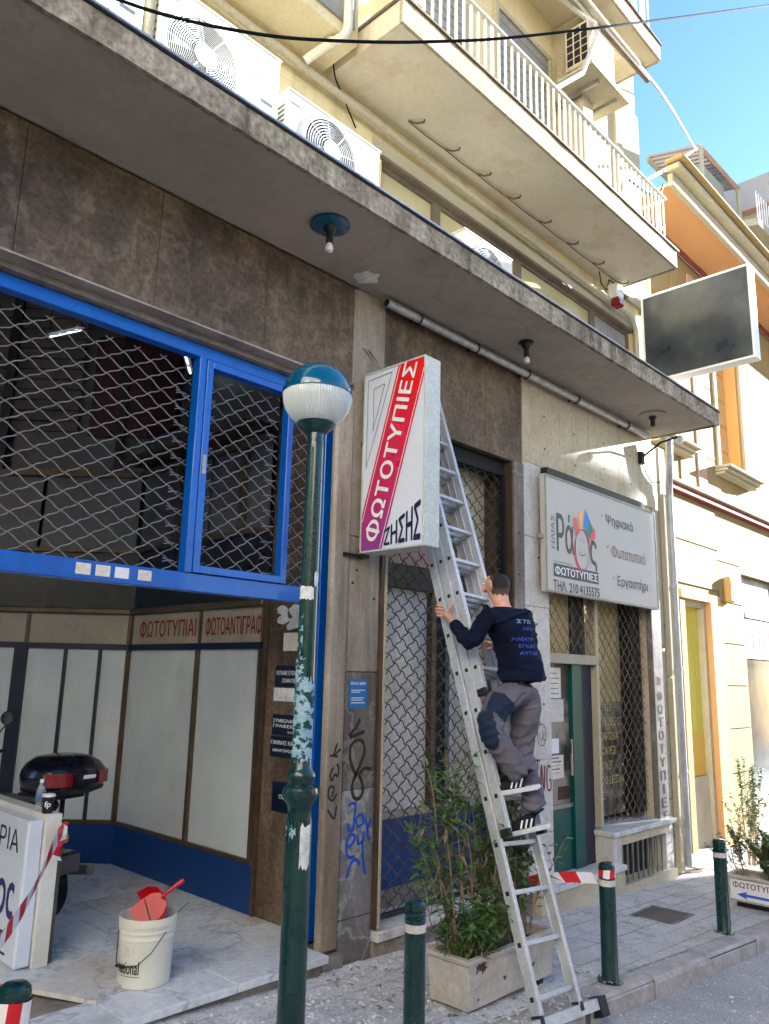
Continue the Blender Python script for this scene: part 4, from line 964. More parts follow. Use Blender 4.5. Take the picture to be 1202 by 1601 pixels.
q.add(vs, [(2 * i, 2 * i + 2, 2 * i + 3, 2 * i + 1) for i in range(6)]); q.build('small_label', m_bucket2 if 'm_bucket2' in globals() else m_paper2, t)
# dustpan
c = Vector((bx, by, bz + .37)) + side * .03 + aim * -.02
t = thing('dustpan', 'red plastic dustpan sticking out of the cream bucket', 'dustpan', tuple(c))
U = (side * .78 + Vector((0, 0, .62))).normalized(); V = (side * -.5 + Vector((0, 0, .6)) - aim * .5); V = (V - U * V.dot(U)).normalized()
F = frame(c - U * .07 + Vector((0, 0, .03)), V, U, U.cross(V) if False else V.cross(U))
q = MB(); sc = []
outline = [(-.11, -.06), (-.115, .02), (-.10, .09), (-.06, .13), (0, .145), (.06, .13), (.10, .09), (.115, .02), (.11, -.06)]
vs = []
for (a, b) in outline: vs += [F @ Vector((a * .72, b, 0)), F @ Vector((a, b + .01, -.045))]
k = len(outline)
fs = [(2 * i, 2 * i + 1, 2 * i + 3, 2 * i + 2) for i in range(1, k - 2)] + [tuple(range(0, 2 * k, 2))]
q.add(vs, fs); o_ = q.build('pan', m_redpl, t); sm = o_.modifiers.new('thickness', 'SOLIDIFY'); sm.thickness = .004
q = MB(); q.tube([F @ Vector((0, .13, -.03)), F @ Vector((0, .17, -.035)), F @ Vector((0, .23, -.03)), F @ Vector((0, .275, -.02)), F @ Vector((0, .285, -.018))], [.012, .010, .013, .017, .008], 10); q.build('handle', m_redpl, t, smooth=True)
t2 = thing('brush_handle', 'thin black rod standing in the cream bucket beside the dustpan', 'rod', tuple(c))
q = MB(); q.tube([c - side * .0 + aim * .10 + Vector((0, 0, -.07)), c - side * .06 + aim * .08 + Vector((0, 0, .09))], .0035, 6); q.build('rod', m_black2, t2, smooth=True)
q = MB(); q.tube([c + side * .10 + aim * .05 + Vector((0, 0, -.03)), c + side * .20 + aim * .03 + Vector((0, 0, .05))], .0028, 6); q.build('rod', m_black2, t2, smooth=True)
# ---------------------------------------------------------------- air conditioners on the canopy
def ac_unit(x0, x1, y0, z0, z1, fx, label, style=0, d=.32):
    t = thing('air_conditioner', label, 'air conditioner', ((x0 + x1) / 2, y0 + d / 2, z0), 'air conditioner units on the canopy')
    B('casing', m_acw, t, (x0, x1, y0, y0 + d, z0 + .03, z1), bevel=.012)
    B('foot', m_black2, t, (x0 + .1, x0 + .16, y0 - .01, y0 + d + .01, z0, z0 + .029)); B('foot', m_black2, t, (x1 - .16, x1 - .1, y0 - .01, y0 + d + .01, z0, z0 + .029))
    B('top_lid', m_acw, t, (x0 - .006, x1 + .006, y0 - .006, y0 + d + .006, z1 + .001, z1 + .014), bevel=.004)
    zc = (z0 + z1) / 2; r = min(.24, (z1 - z0) * .42); FR = Matrix.Rotation(PI / 2, 4, 'X')
    q = MB(); q.lathe([(r, 0), (r, .004), (0, .005)], (fx, y0 - .002, zc), 40, fr=FR); q.build('fan_opening', m_dark, t)
    q = MB()
    for k in range(5):
        a = k * 2 * PI / 5; q.add([(fx + .04 * math.cos(a), y0 - .008, zc + .04 * math.sin(a)), (fx + r * .92 * math.cos(a + .1), y0 - .006, zc + r * .92 * math.sin(a + .1)), (fx + r * .92 * math.cos(a + .8), y0 - .012, zc + r * .92 * math.sin(a + .8)), (fx + .05 * math.cos(a + .7), y0 - .012, zc + .05 * math.sin(a + .7))], [(0, 1, 2, 3)])
    q.build('fan_blades', m_inner, t, kind='stuff')
    q = MB()
    nr = 13 if style == 0 else 8
    for k in range(nr):
        rr = .07 + (r - .07) * (k + 1) / nr
        q.tube([(fx + rr * math.cos(a * PI / 18), y0 - .022 + .008 * (rr / r) ** 2, zc + rr * math.sin(a * PI / 18)) for a in range(37)], .0026, 4, cap=False)
    for k in range(8):
        a = k * PI / 4 + .2; q.tube([(fx + .05 * math.cos(a), y0 - .024, zc + .05 * math.sin(a)), (fx + r * math.cos(a), y0 - .016, zc + r * math.sin(a))], .003, 4)
    q.build('fan_guard', m_white, t, kind='stuff')
    q = MB(); q.lathe([(.075, 0), (.072, .008), (0, .010)], (fx, y0 - .022, zc), 28, fr=FR); q.build('hub_cover', m_acw, t, smooth=True)
    q = MB(); q.tube([(fx + (r + .012) * math.cos(a * PI / 20), y0 - .006, zc + (r + .012) * math.sin(a * PI / 20)) for a in range(41)], .009, 6, cap=False); q.build('fan_rim', m_acw, t, smooth=True)
    sx_ = fx + r + .06
    if sx_ < x1 - .08:
        B('panel_seam', m_slat, t, (sx_, sx_ + .004, y0 - .001, y0 + .002, z0 + .04, z1 - .01))
        B('handle_slot', m_inner, t, (x1 - .14, x1 - .05, y0 - .002, y0 + .001, zc - .03, zc - .005))
    B('handle_slot', m_inner, t, (x0 + .02, x0 + .1, y0 - .002, y0 + .001, z1 - .09, z1 - .075))
    q = MB()
    for k in range(10): q.box(x0 - .003, x0 + .001, y0 + .04, y0 + d - .03, z0 + .1 + k * (z1 - z0 - .16) / 10, z0 + .115 + k * (z1 - z0 - .16) / 10)
    q.build('side_louvres', m_slat, t, kind='stuff')
    return t
ac_unit(.86, 1.70, 3.60, 5.147, 5.86, 1.2, 'white air conditioner cut by the top left edge of the photo')
t = ac_unit(1.80, 2.66, 3.60, 5.147, 5.84, 2.09, 'white air conditioner with round fan guard, largest one on the canopy')
m_emb = M('faded_emblem_print', rgb(214, 150, 150), s=4, rough=.5, bump=0, grain=0)
for ex, ez in ((2.50, 5.725), (2.475, 5.682), (2.525, 5.682)):
    q = MB(); q.add([(ex, 3.598, ez + .024), (ex + .018, 3.598, ez), (ex, 3.598, ez - .024), (ex - .018, 3.598, ez)], [(0, 1, 2, 3)]); q.build('emblem_diamond', m_emb, t)
B('emblem_text', m_slat, t, (2.46, 2.54, 3.5985, 3.5995, 5.635, 5.643))
t = ac_unit(2.74, 3.60, 3.60, 5.147, 5.69, 3.11, 'lower white air conditioner beside the large one, with a blue plastic scrap', 1)
B('blue_scrap', m_inklb, t, (3.44, 3.52, 3.59, 3.5985, 5.18, 5.28))
ac_unit(4.86, 5.58, 3.80, 5.147, 5.74, 5.2, 'white air conditioner half hidden behind the canopy edge under the window band', 1, .3)
def post_pipe(name, label, cat, pts, r, mat, joints=()):
    t = thing(name, label, cat, tuple(pts[0])); q = MB()
    pp = []
    for i, p in enumerate(pts):
        p = Vector(p)
        if 0 < i < len(pts) - 1:
            a = Vector(pts[i - 1]); b = Vector(pts[i + 1]); d = min(.06, (a - p).length / 2.1, (b - p).length / 2.1)
            pp += [p + (a - p).normalized() * d, p + ((a - p).normalized() + (b - p).normalized()) * d * .3, p + (b - p).normalized() * d]
        else: pp.append(p)
    q.tube(pp, r, 12); q.build('tube', mat, t, smooth=True, angle=50)
    for a in joints:
        a = Vector(a); q = MB(); d = None
        for i in range(len(pts) - 1):
            u = Vector(pts[i]); v = Vector(pts[i + 1]); w = (v - u).normalized()
            if ((a - u) - w * (a - u).dot(w)).length < .03: d = w
        if d is None: d = Vector((0, 0, 1))
        q.tube([a - d * .02, a + d * .02], r * 1.18, 12); q.build('collar', mat, t, smooth=True)
    return t
post_pipe('drain_pipe', 'cream vertical pipe between the two left air conditioners', 'pipe', [(1.76, 3.66, 5.15), (1.76, 3.66, 6.7)], .035, m_cream2)
post_pipe('drain_pipe', 'long cream pipe running under the balcony along the wall with a branch going up', 'pipe', [(1.2, 4.12, 6.55), (8.60, 4.12, 6.40), (8.82, 4.15, 6.30), (8.86, 4.16, 5.2)], .031, m_cream2, [(2.9, 4.12, 6.513), (3.3, 4.12, 6.505), (4.6, 4.12, 6.48), (5.9, 4.12, 6.454), (7.2, 4.12, 6.428)])
post_pipe('drain_pipe', 'white bent pipe coming down from the bay to the long cream pipe', 'pipe', [(3.22, 4.06, 6.50), (3.30, 3.92, 6.60), (3.34, 3.72, 6.60), (3.34, 3.70, 9.0)], .036, m_pipe, [(3.31, 3.86, 6.6)])
post_pipe('drain_pipe', 'thin white vertical pipe beside the black light box', 'pipe', [(9.06, 4.14, 5.15), (9.06, 4.14, 6.6)], .02, m_pipe)
# conduit under the canopy
t = post_pipe('metal_conduit', 'long galvanised tube fixed along the wall just under the canopy', 'tube', [(4.22, 4.10, 4.90), (8.86, 4.10, 4.90)], .036, m_galv)
q = MB(); q.lathe([(.031, 0), (0, .001)], (4.219, 4.10, 4.90), 16, fr=Matrix.Rotation(-PI / 2, 4, 'Y')); q.build('open_end', m_dark, t)
for a in (4.62, 5.42, 6.25, 7.2, 8.35):
    q = MB(); q.tube([(a, 4.10 + .042 * math.cos(i * PI / 10), 4.90 + .042 * math.sin(i * PI / 10)) for i in range(21)], .007, 6, cap=False); q.build('clip', m_black2, t)
    B('clip_foot', m_black2, t, (a - .008, a + .008, 4.14, 4.2, 4.895, 4.93))
# drain pipes at the end of the building
post_pipe('downpipe', 'grey downpipe bent near the canopy and running down beside the cream pilaster', 'pipe', [(9.33, 4.02, 4.95), (9.36, 4.05, 4.55), (9.50, 4.13, 4.30), (9.50, 4.13, -.15)], .045, m_gpipe, [(9.50, 4.13, 3.1), (9.50, 4.13, 2.1), (9.50, 4.13, .9), (9.50, 4.13, .3)])
t = thing('cable_trunking', 'pale square trunking standing on the pilaster left of the grey downpipe', 'trunking', (9.36, 4.17, 4.2))
B('channel', m_cream2, t, (9.31, 9.41, 4.12, 4.19, 2.0, 4.25), bevel=.006); B('channel', m_cream2, t, (9.30, 9.40, 4.12, 4.19, -.2, 1.99), bevel=.006)
post_pipe('downpipe', 'slim pale downpipe at the corner of the neighbouring yellow house', 'pipe', [(10.45, 4.62, 4.6), (10.45, 4.62, -.25)], .05, m_tanlo, [(10.45, 4.62, 1.4)])
# soffit lamps
def soffit_lamp(x, y, mat, lab, r=.14, bulb=True):
    t = thing('soffit_lamp', lab, 'lamp', (x, y, 4.97), 'broken lamp holders under the canopy')
    q = MB(); q.lathe([(r, 4.968), (r, 4.955), (r * .8, 4.945), (0, 4.943)], (x, y, 0), 28); q.build('backplate', mat, t, smooth=True)
    q = MB(); q.lathe([(.045, 4.942), (.04, 4.915), (.024, 4.90), (.026, 4.82), (0, 4.818)], (x, y, 0), 14); q.build('lamp_holder', m_black2, t, smooth=True)
    if bulb:
        q = MB(); q.lathe([(.018, 4.822), (.03, 4.79), (.028, 4.765), (0, 4.752)], (x, y, 0), 14); q.build('bulb', m_tube, t, smooth=True)
    q = MB(); q.tube([(x + .02, y, 4.94), (x + .06, y + .03, 4.925), (x + .05, y + .05, 4.94), (x + .02, y + .06, 4.935)], .004, 5); q.build('wire', m_black2, t)
soffit_lamp(3.22, 3.69, m_greent, 'lamp holder with blue-green round backplate under the canopy, above the street lamp')
soffit_lamp(5.73, 3.76, m_black2, 'lamp holder with black backplate and white bulb, middle of the canopy', .07)
soffit_lamp(8.36, 3.78, m_soffit, 'lamp holder with pale backplate near the far end of the canopy', .15, False)
t = thing('plaster_patch', 'broken round patch of white plaster on the canopy above the stone pillar', 'patch', (3.9, 4.02, 4.97))
q = MB(); vs = [(3.9 + .11 * math.cos(a * PI / 10) * random.uniform(.7, 1.15), 4.02 + .11 * math.sin(a * PI / 10) * random.uniform(.7, 1.15), 4.966) for a in range(20)]
q.add(vs + [(3.9, 4.02, 4.95)], [(i, (i + 1) % 20, 20) for i in range(20)]); q.build('patch', m_rubble, t)
# hooks and cord under the balcony
t = thing('hook_line', 'brown cord strung on small hooks under the balcony', 'cord', (4.4, 4.0, 6.64))
q = MB(); hooks = [4.35, 4.84, 5.32, 5.81, 6.38, 6.93, 7.5, 8.1]
pts = []
for i, a in enumerate(hooks):
    pts.append((a, 4.02, 6.62))
    if i < len(hooks) - 1: pts.append(((a + hooks[i + 1]) / 2, 4.02, 6.61))
q.tube(pts, .006, 6); q.build('cord', M('rusty_cord', rgb(96, 70, 46), rgb(120, 92, 64), s=8, rough=.8), t)
for a in hooks:
    q = MB(); q.tube([(a, 4.02, 6.62), (a + .05, 3.97, 6.60), (a + .10, 3.93, 6.62), (a + .11, 3.93, 6.65)], .009, 6); q.build('hook', m_winfr, t, smooth=True)
# siren box
t = thing('alarm_siren', 'small white alarm box with red lens on the wall under the balcony corner', 'alarm', (8.15, 4.08, 6.35))
B('case', m_white, t, (8.06, 8.22, 4.0, 4.12, 6.42, 6.60), bevel=.01); B('red_lens', m_rlens, t, (8.07, 8.21, 3.99, 4.11, 6.32, 6.419), bevel=.02)
q = MB(); q.tube([(7.7, 4.04, 6.6), (7.72, 4.03, 6.45), (7.85, 4.03, 6.42), (7.95, 4.05, 6.6), (8.1, 4.06, 6.62), (8.25, 4.08, 6.5)], .008, 6); q.build('wire', m_black2, t, smooth=True)
for (a, z, lab) in ((6.36, 5.78, 'white cable bundle knotted at the window mullion above the canopy'), (8.72, 5.72, 'white cable bundle at the right end of the window band')):
    t = thing('cable_bundle', lab, 'cable bundle', (a, 4.2, z)); q = MB()
    for k in range(5):
        q.tube([(a + .02 * math.sin(k), 4.18, z - .45), (a + .02 * k - .04, 4.15, z - .1), (a + .04 * math.sin(k * 2), 4.12 + .01 * k, z), (a + .03 * math.cos(k * 2), 4.13, z + .1), (a - .04 + .02 * k, 4.14, z + .04)], .012, 6)
    q.build('cable_coil', m_pipe, t, smooth=True, kind='stuff')
# wall lamp bracket by the canopy end
t = thing('bracket_lamp', 'dark bracket arm with small lamp on the pale wall under the canopy end', 'lamp', (8.86, 4.19, 4.62))
B('wall_plate', m_black2, t, (8.82, 8.90, 4.15, 4.2, 4.55, 4.70)); q = MB(); q.tube([(8.86, 4.15, 4.64), (9.0, 3.98, 4.82), (9.15, 3.8, 4.9)], .014, 8); q.build('arm', m_black2, t, smooth=True)
q = MB(); q.lathe([(.03, 0), (.045, -.04), (.03, -.09), (0, -.1)], (9.15, 3.8, 4.9), 14); q.build('lamp_head', m_white, t, smooth=True)
q = MB(); q.tube([(8.86, 4.17, 4.56), (8.95, 4.15, 4.42), (9.1, 4.17, 4.36), (9.3, 4.15, 4.4)], .006, 5); q.build('wire', m_black2, t, smooth=True)

# upper balcony fittings
t = thing('air_conditioner', 'air conditioner on a bracket tray under the upper balcony, brown underside', 'air conditioner', (7.1, 3.8, 8.6))
B('casing', m_tan, t, (6.85, 7.45, 3.62, 3.92, 8.66, 9.2), bevel=.01)
q = MB()
for i in range(5):
    for j in range(3): q.box(6.843, 6.849, 3.64 + j * .09, 3.71 + j * .09, 8.7 + i * .095, 8.775 + i * .095)
q.build('grille_holes', m_dark, t, kind='stuff')
B('tray', m_cream2, t, (6.75, 7.6, 3.55, 3.98, 8.50, 8.53)); B('tray_lip', m_cream2, t, (6.75, 7.6, 3.53, 3.549, 8.50, 8.57)); B('bracket', m_alu, t, (7.0, 7.03, 3.6, 4.2, 8.45, 8.499)); B('bracket', m_alu, t, (7.4, 7.43, 3.6, 4.2, 8.45, 8.499))
t = thing('awning_frame', 'white folded awning arm and roller above the balcony railing', 'awning', (7.2, 3.6, 7.6))
q = MB(); q.tube([(5.90, 3.5, 7.62), (6.5, 3.52, 8.2), (6.95, 3.58, 9.0), (6.98, 3.6, 9.2)], .026, 8); q.build('arm', m_rail, t, smooth=True)
q = MB(); q.tube([(6.98, 3.6, 9.2), (6.8, 3.75, 9.35), (6.5, 3.9, 9.5)], .03, 8); q.build('upper_arm', m_rail, t, smooth=True)
q = MB(); q.tube([(2.0, 3.62, 9.38), (8.05, 3.62, 9.38)], .05, 10); q.build('roller', m_cream2, t, smooth=True)
q = MB(); q.tube([(7.2, 3.62, 9.30), (8.3, 3.60, 9.30)], .035, 8); q.build('front_bar', m_winfr, t, smooth=True)
t = thing('satellite_arm', 'thin dark curved antenna arm on the wall edge above the balcony', 'antenna', (9.1, 4.1, 8.0))
q = MB(); q.tube([(8.7, 4.1, 8.35), (9.0, 4.0, 8.25), (9.3, 3.95, 8.35), (9.38, 3.93, 8.55)], .014, 6); q.tube([(8.8, 4.05, 7.75), (9.0, 4.0, 7.65), (9.2, 3.95, 7.75), (9.3, 3.93, 7.9)], .014, 6); q.build('arm', m_black2, t, smooth=True, kind='stuff')

# ---------------------------------------------------------------- overhead cables
def cable(name, label, pts, r, mat, n=40):
    P_ = [Vector(p) for p in pts]; out = []
    P2 = [P_[0] * 2 - P_[1]] + P_ + [P_[-1] * 2 - P_[-2]]
    for i in range(1, len(P2) - 2):
        for k in range(n // (len(P_) - 1)):
            u = k / (n // (len(P_) - 1)); a, b, c, d = P2[i - 1:i + 3]
            out.append(.5 * ((2 * b) + (c - a) * u + (2 * a - 5 * b + 4 * c - d) * u * u + (3 * b - a - 3 * c + d) * u ** 3))
    out.append(P_[-1]); q = MB(); q.tube(out, r, 6)
    o = q.build(name, mat, None, smooth=True); tag(o, label, 'cable'); return o
C0 = Vector((0, 0, 1.93)); f_ = 1223.849
def ray(px, py):
    v = cr * (px - 601) + cu * (-(py - 800.5)) + cf * f_; return v.normalized()
def at_y(px, py, y):          # a point of the place found from the survey of the photograph
    d = ray(px, py); k = y / d.y; return C0 + d * k
cable('overhead_cable', 'thick black overhead cable sagging across the top of the street', [at_y(120, -25, 3.3), at_y(240, 18, 3.2), at_y(360, 46, 3.0), at_y(490, 62, 2.8), at_y(680, 65, 2.6), at_y(880, 50, 2.4), at_y(1202, 8, 2.1), at_y(1300, -8, 2.0)], .009, m_cord, 70)
cable('thin_cable', 'thin pale cable running down from the upper balcony to the roof pergola', [at_y(985, 85, 3.6), at_y(1040, 155, 4.0), at_y(1088, 235, 5.4)], .02, m_winfr)
cable('thin_cable', 'pale slack cable drooping from the railing end to the roof pergola', [at_y(1015, 278, 3.6), at_y(1045, 262, 4.3), at_y(1072, 243, 5.0), at_y(1089, 232, 5.6)], .022, m_pipe)
cable('hanging_wire', 'thin black wire hanging from the balcony slab down the wall', [at_y(522, 30, 4.0), at_y(522, 110, 4.1), at_y(536, 150, 4.15), at_y(556, 200, 4.19)], .006, m_cord)

# ---------------------------------------------------------------- neighbouring house
YN = 4.75
nb = thing('neighbour_house', 'cream and orange house next door with maroon band and overhanging orange eaves', 'building', (12, YN, -.4))
def nbx(name, mat, *a, **k): return B(name, mat, nb, *a, **k)
# window openings left between wall pieces
nbx('wall', m_neigh, (9.6, 11.18, YN, 5.1, -.6, 4.70), (11.18, 12.569, YN, 5.1, 3.27, 4.70), (12.57, 13.55, YN, 5.1, -.6, 4.70), (13.55, 15.6, YN, 5.1, 3.75, 4.70), (15.6, 22, YN, 5.1, -.9, 4.70))
nbx('wall', m_neigh, (9.21, 10.55, YN + .001, 5.1, 4.86, 8.85), (10.55, 11.35, YN, 5.1, 4.86, 5.43), (10.55, 11.35, YN, 5.1, 7.9, 8.85), (11.35, 12.95, YN, 5.1, 4.86, 8.85), (12.95, 14.1, YN, 5.1, 4.86, 5.43), (12.95, 14.1, YN, 5.1, 7.9, 8.85), (14.1, 22, YN, 5.1, 4.86, 8.85))
nbx('return_wall', m_neigh, (9.6, 9.72, 4.3, YN, -.6, 4.7)); nbx('side_wall', m_neigh, (9.25, 9.6, 5.1, 11, -.6, 8.9)); nbx('end_wall', m_neigh, (21.7, 22, 5.1, 11, -1, 8.9)); nbx('roof', m_conc, (9.25, 22, 5.1, 11, 8.9, 9.1))
nbx('rear_wall', m_neigh, (9.6, 21.7, 10.8, 11, -1, 8.9)); nbx('floor_slab', m_neigh, (9.6, 21.7, 5.1, 10.8, 4.5, 4.7))
for z in (.6, 1.25, 1.9, 2.55, 3.2, 3.85):      # rusticated joints
    for a, b_ in ((12.57, 13.545),): nbx('course', m_neigh, (a, b_, YN - .022, YN - .001, z + .008, z + .642), bevel=.004)
for z in (3.35, 4.0): nbx('course', m_neigh, (9.73, 12.56, YN - .022, YN - .001, z + .008, z + .64), bevel=.004)
for z in range(6): nbx('course', m_neigh, (11.37, 12.93, YN - .018, YN - .001, 4.90 + z * .62, 4.90 + z * .62 + .61), bevel=.004)
nbx('string_course', m_maroon, (9.6, 22, YN - .10, YN, 4.701, 4.80), bevel=.01); nbx('string_course_top', m_cream2, (9.6, 22, YN - .15, YN, 4.801, 4.859), bevel=.01)
nbx('wall_stripe', m_maurose, (12.0, 12.32, YN - .04, YN - .0185, 4.87, 8.6))
for a, b_ in ((10.55, 11.35), (12.95, 14.1)):
    w = part('tall_window', nb)
    B('reveal', m_orangel, w, (a, a + .04, YN + .02, 5.09, 5.431, 7.9), (b_ - .04, b_, YN + .02, 5.09, 5.431, 7.9)); B('shutter', m_orange, w, (a + .041, b_ - .041, 4.98, 5.0, 5.431, 7.9))
    for k in range(5): B('shutter_panel', m_orangel, w, (a + .1, b_ - .08, 4.965, 4.979, 5.5 + k * .48, 5.93 + k * .48), bevel=.004)
    for k, (d, z) in enumerate(((.16, 5.30), (.22, 5.35), (.28, 5.40))): B('sill', m_cream2, w, (a - .18 - d * .2, b_ + .18 + d * .2, YN - d, YN - .001, z, z + .045), bevel=.008)
    B('surround', m_cream2, w, (a - .10, a - .001, YN - .05, YN - .002, 5.45, 8.0)); B('surround', m_cream2, w, (b_ + .001, b_ + .10, YN - .05, YN - .002, 5.45, 8.0))
# overhang
nbx('eaves_soffit', m_orange, (9.9, 22, 4.07, YN, 8.86, 8.9)); nbx('eaves_stripe', m_maroon, (9.9, 22, YN - .10, YN - .04, 8.80, 8.858))
nbx('eaves_fascia', m_cream2, (9.86, 22, 3.99, 4.068, 8.82, 9.02), bevel=.01); nbx('eaves_cornice', m_cream2, (9.8, 22, 3.86, 4.06, 9.03, 9.12), bevel=.02); nbx('eaves_cornice', m_neigh, (9.76, 22, 3.78, 4.06, 9.13, 9.20), bevel=.02)
# doorway with yellow drape, orange pilasters
dr = part('yellow_doorway', nb)
B('pane', m_yellow, dr, (11.33, 12.02, YN + .14, YN + .16, .62, 3.05)); B('lower_panel', m_tan, dr, (11.33, 12.02, YN + .10, YN + .16, -.4, .61)); B('amber_reflection', m_amber, dr, (11.33, 12.02, YN + .135, YN + .139, .62, 1.2))
B('frame', m_cream2, dr, (11.24, 11.329, YN + .04, YN + .18, -.4, 3.14), bevel=.006); B('frame', m_cream2, dr, (12.021, 12.10, YN + .04, YN + .18, -.4, 3.14), bevel=.006); B('frame', m_cream2, dr, (11.33, 12.02, YN + .04, YN + .18, 3.051, 3.14), bevel=.006)
B('pilaster', m_neigh, dr, (11.06, 11.23, YN - .02, YN + .1, -.6, 3.14)); B('pilaster', m_orange, dr, (12.11, 12.56, YN - .05, YN + .1, -.6, 3.14)); B('lintel', m_orangel, dr, (11.06, 12.50, YN - .05, YN + .1, 3.141, 3.26))
B('door_step', m_marble2, dr, (11.0, 12.7, YN - .55, YN, -.6, -.40), bevel=.01)
# shop window with letters at the right edge
sw = part('display_window', nb)
B('pane', m_glassd, sw, (13.62, 15.5, YN + .12, YN + .14, .2, 2.35)); B('frame', m_cream2, sw, (13.55, 13.62, YN + .02, YN + .16, -.6, 3.74)); B('sign_panel', m_signw, sw, (13.63, 15.5, YN + .0, YN + .06, 2.42, 3.0)); B('lintel_bar', m_cream2, sw, (13.63, 15.5, YN + .01, YN + .1, 2.351, 2.419)); B('top_pane', m_inside, sw, (13.63, 15.5, YN + .1, YN + .12, 3.05, 3.74)); B('sill', m_tan, sw, (13.63, 15.5, YN + .02, YN + .2, -.6, .199))
for k in range(12): B('rail_bar', m_tapew, sw, (13.66 + k * .07, 13.675 + k * .07, YN - .02, YN - .005, 3.03, 3.28))
text('lettering', 'ΥΝΙ', plane_map((13.8, YN - .004, 2.5), (1, 0, 0), (0, 0, 1), 1.0, .42), m_maroon, nb, .04)
t = thing('meter_box', 'small yellow wall box on the neighbouring house above the orange pilaster', 'box', (12.9, YN, 3.4)); B('case', m_orangel, t, (12.72, 12.92, YN - .14, YN - .023, 3.20, 3.60), bevel=.02); B('vents', m_winfr, t, (12.75, 12.89, YN - .146, YN - .141, 3.42, 3.5))
# ---------------------------------------------------------------- roofs beyond
pg = thing('roof_pergola', 'roof terrace with slatted pergola above the neighbouring eaves', 'pergola', (20, 9, 9))
def at_z(px, py, z):
    d = ray(px, py); return C0 + d * ((z - 1.93) / d.z)
ZP = 15.5; A_ = at_z(1012, 246, ZP); B_ = at_z(1095, 228, ZP); C_ = at_z(1153, 293, ZP); D_ = A_ + C_ - B_
uu = (B_ - A_).normalized(); vv_ = (D_ - A_).normalized(); nS = 14; Lu = (B_ - A_).length
for i in range(nS):
    p = A_ + (D_ - A_) * i / (nS - 1); q = MB(); w_ = (D_ - A_) / (nS - 1) * .45
    q.add([p, p + uu * Lu, p + uu * Lu + w_, p + w_] + [x_ + Vector((0, 0, .07)) for x_ in (p, p + uu * Lu, p + uu * Lu + w_, p + w_)], [(3, 2, 1, 0), (4, 5, 6, 7), (0, 1, 5, 4), (1, 2, 6, 5), (2, 3, 7, 6), (3, 0, 4, 7)])
    q.build('slat', m_farg, pg)
q = MB(); q.tube([A_ + Vector((0, 0, -.06)), D_ + Vector((0, 0, -.06))], .07, 4); q.build('side_beam', m_cream2, pg); q = MB(); q.tube([B_ + Vector((0, 0, -.06)), C_ + Vector((0, 0, -.06))], .07, 4); q.build('side_beam', m_maurose, pg)
for P_ in (B_, C_, D_):
    q = MB(); q.tube([Vector((P_.x, P_.y, 9)), P_], .06, 4); q.build('post', m_cream2, pg)
FH = frame(B_ + (D_ - A_) * .15, uu, vv_)
B('roof_hut', m_cream2, pg, (-Lu * .75, -.15, .2, (D_ - A_).length * .6, 9 - ZP, -.25), fr=FH)
B('balcony_slab', m_cream2, pg, (.0, .9, .6, 2.2, -2.0, -1.8), fr=FH)
for k in range(9): B('baluster', m_white, pg, (.86, .88, .65 + k * .18, .67 + k * .18, -1.8, -1.0), fr=FH)
fb = thing('far_building', 'stained beige building closing the street behind the neighbouring house', 'building', (23, 5, -1))
B('wall', m_far, fb, (22.2, 30, 5.2, 13, -2, 15.5)); B('parapet', m_farg, fb, (22.0, 30, 5.0, 13.2, 15.501, 16.45)); B('coping', m_maurose, fb, (21.9, 30, 4.9, 13.3, 15.44, 15.5))

# ---------------------------------------------------------------- the other side of the street
def opp(name, label, x0, x1, h, mat, y1=-4.2):
    t = thing('opposite_building', label, 'building', ((x0 + x1) / 2, y1, -1), 'buildings across the street')
    B('wall', mat, t, (x0, x1, y1 - 8, y1, -3, h)); B('parapet', mat, t, (x0 - .05, x1 + .05, y1 - .2, y1 + .1, h, h + .15))
    nf = int(h // 3.1)
    for f_i in range(nf):
        for k in range(int((x1 - x0) / 2.6)):
            a = x0 + .9 + k * 2.6; z = 1.0 + f_i * 3.1
            if z + 1.6 > h: continue
            w = part('window', t); B('frame', m_cream2, w, (a - .08, a + 1.18, y1 + .001, y1 + .05, z - .08, z + 1.58)); B('pane', m_glassd, w, (a, a + 1.1, y1 + .051, y1 + .06, z, z + 1.5)); B('sill', m_cream2, w, (a - .12, a + 1.22, y1 + .001, y1 + .12, z - .14, z - .081))
    return t
opp('a', 'plain cream apartment block on the other side of the street', -8.9, 8, 4.2, m_opp)
opp('b', 'grey-beige apartment block on the other side of the street', 17.0, 42.6, 14.8, m_opp)

t = thing('bounce_building', 'unseen cream block added at the near end to bounce sunlight into the street', 'building', (-12, 0, 0))  # unseen block, added to bounce warm sunlight back into the street
B('wall', m_opp, t, (-18, -9, -14, 12, -1, 14)); B('parapet', m_opp, t, (-18.1, -8.9, -14.1, 12.1, 14.001, 14.3))
for f_i in range(4):
    for k in range(8):
        y_ = -12.5 + k * 2.9; z = 1.2 + f_i * 3.2; w = part('window', t)
        B('frame', m_cream2, w, (-8.999, -8.94, y_ - .08, y_ + 1.08, z - .08, z + 1.48)); B('pane', m_glassd, w, (-8.939, -8.93, y_, y_ + 1.0, z, z + 1.4)); B('sill', m_cream2, w, (-8.999, -8.84, y_ - .12, y_ + 1.12, z - .14, z - .081))
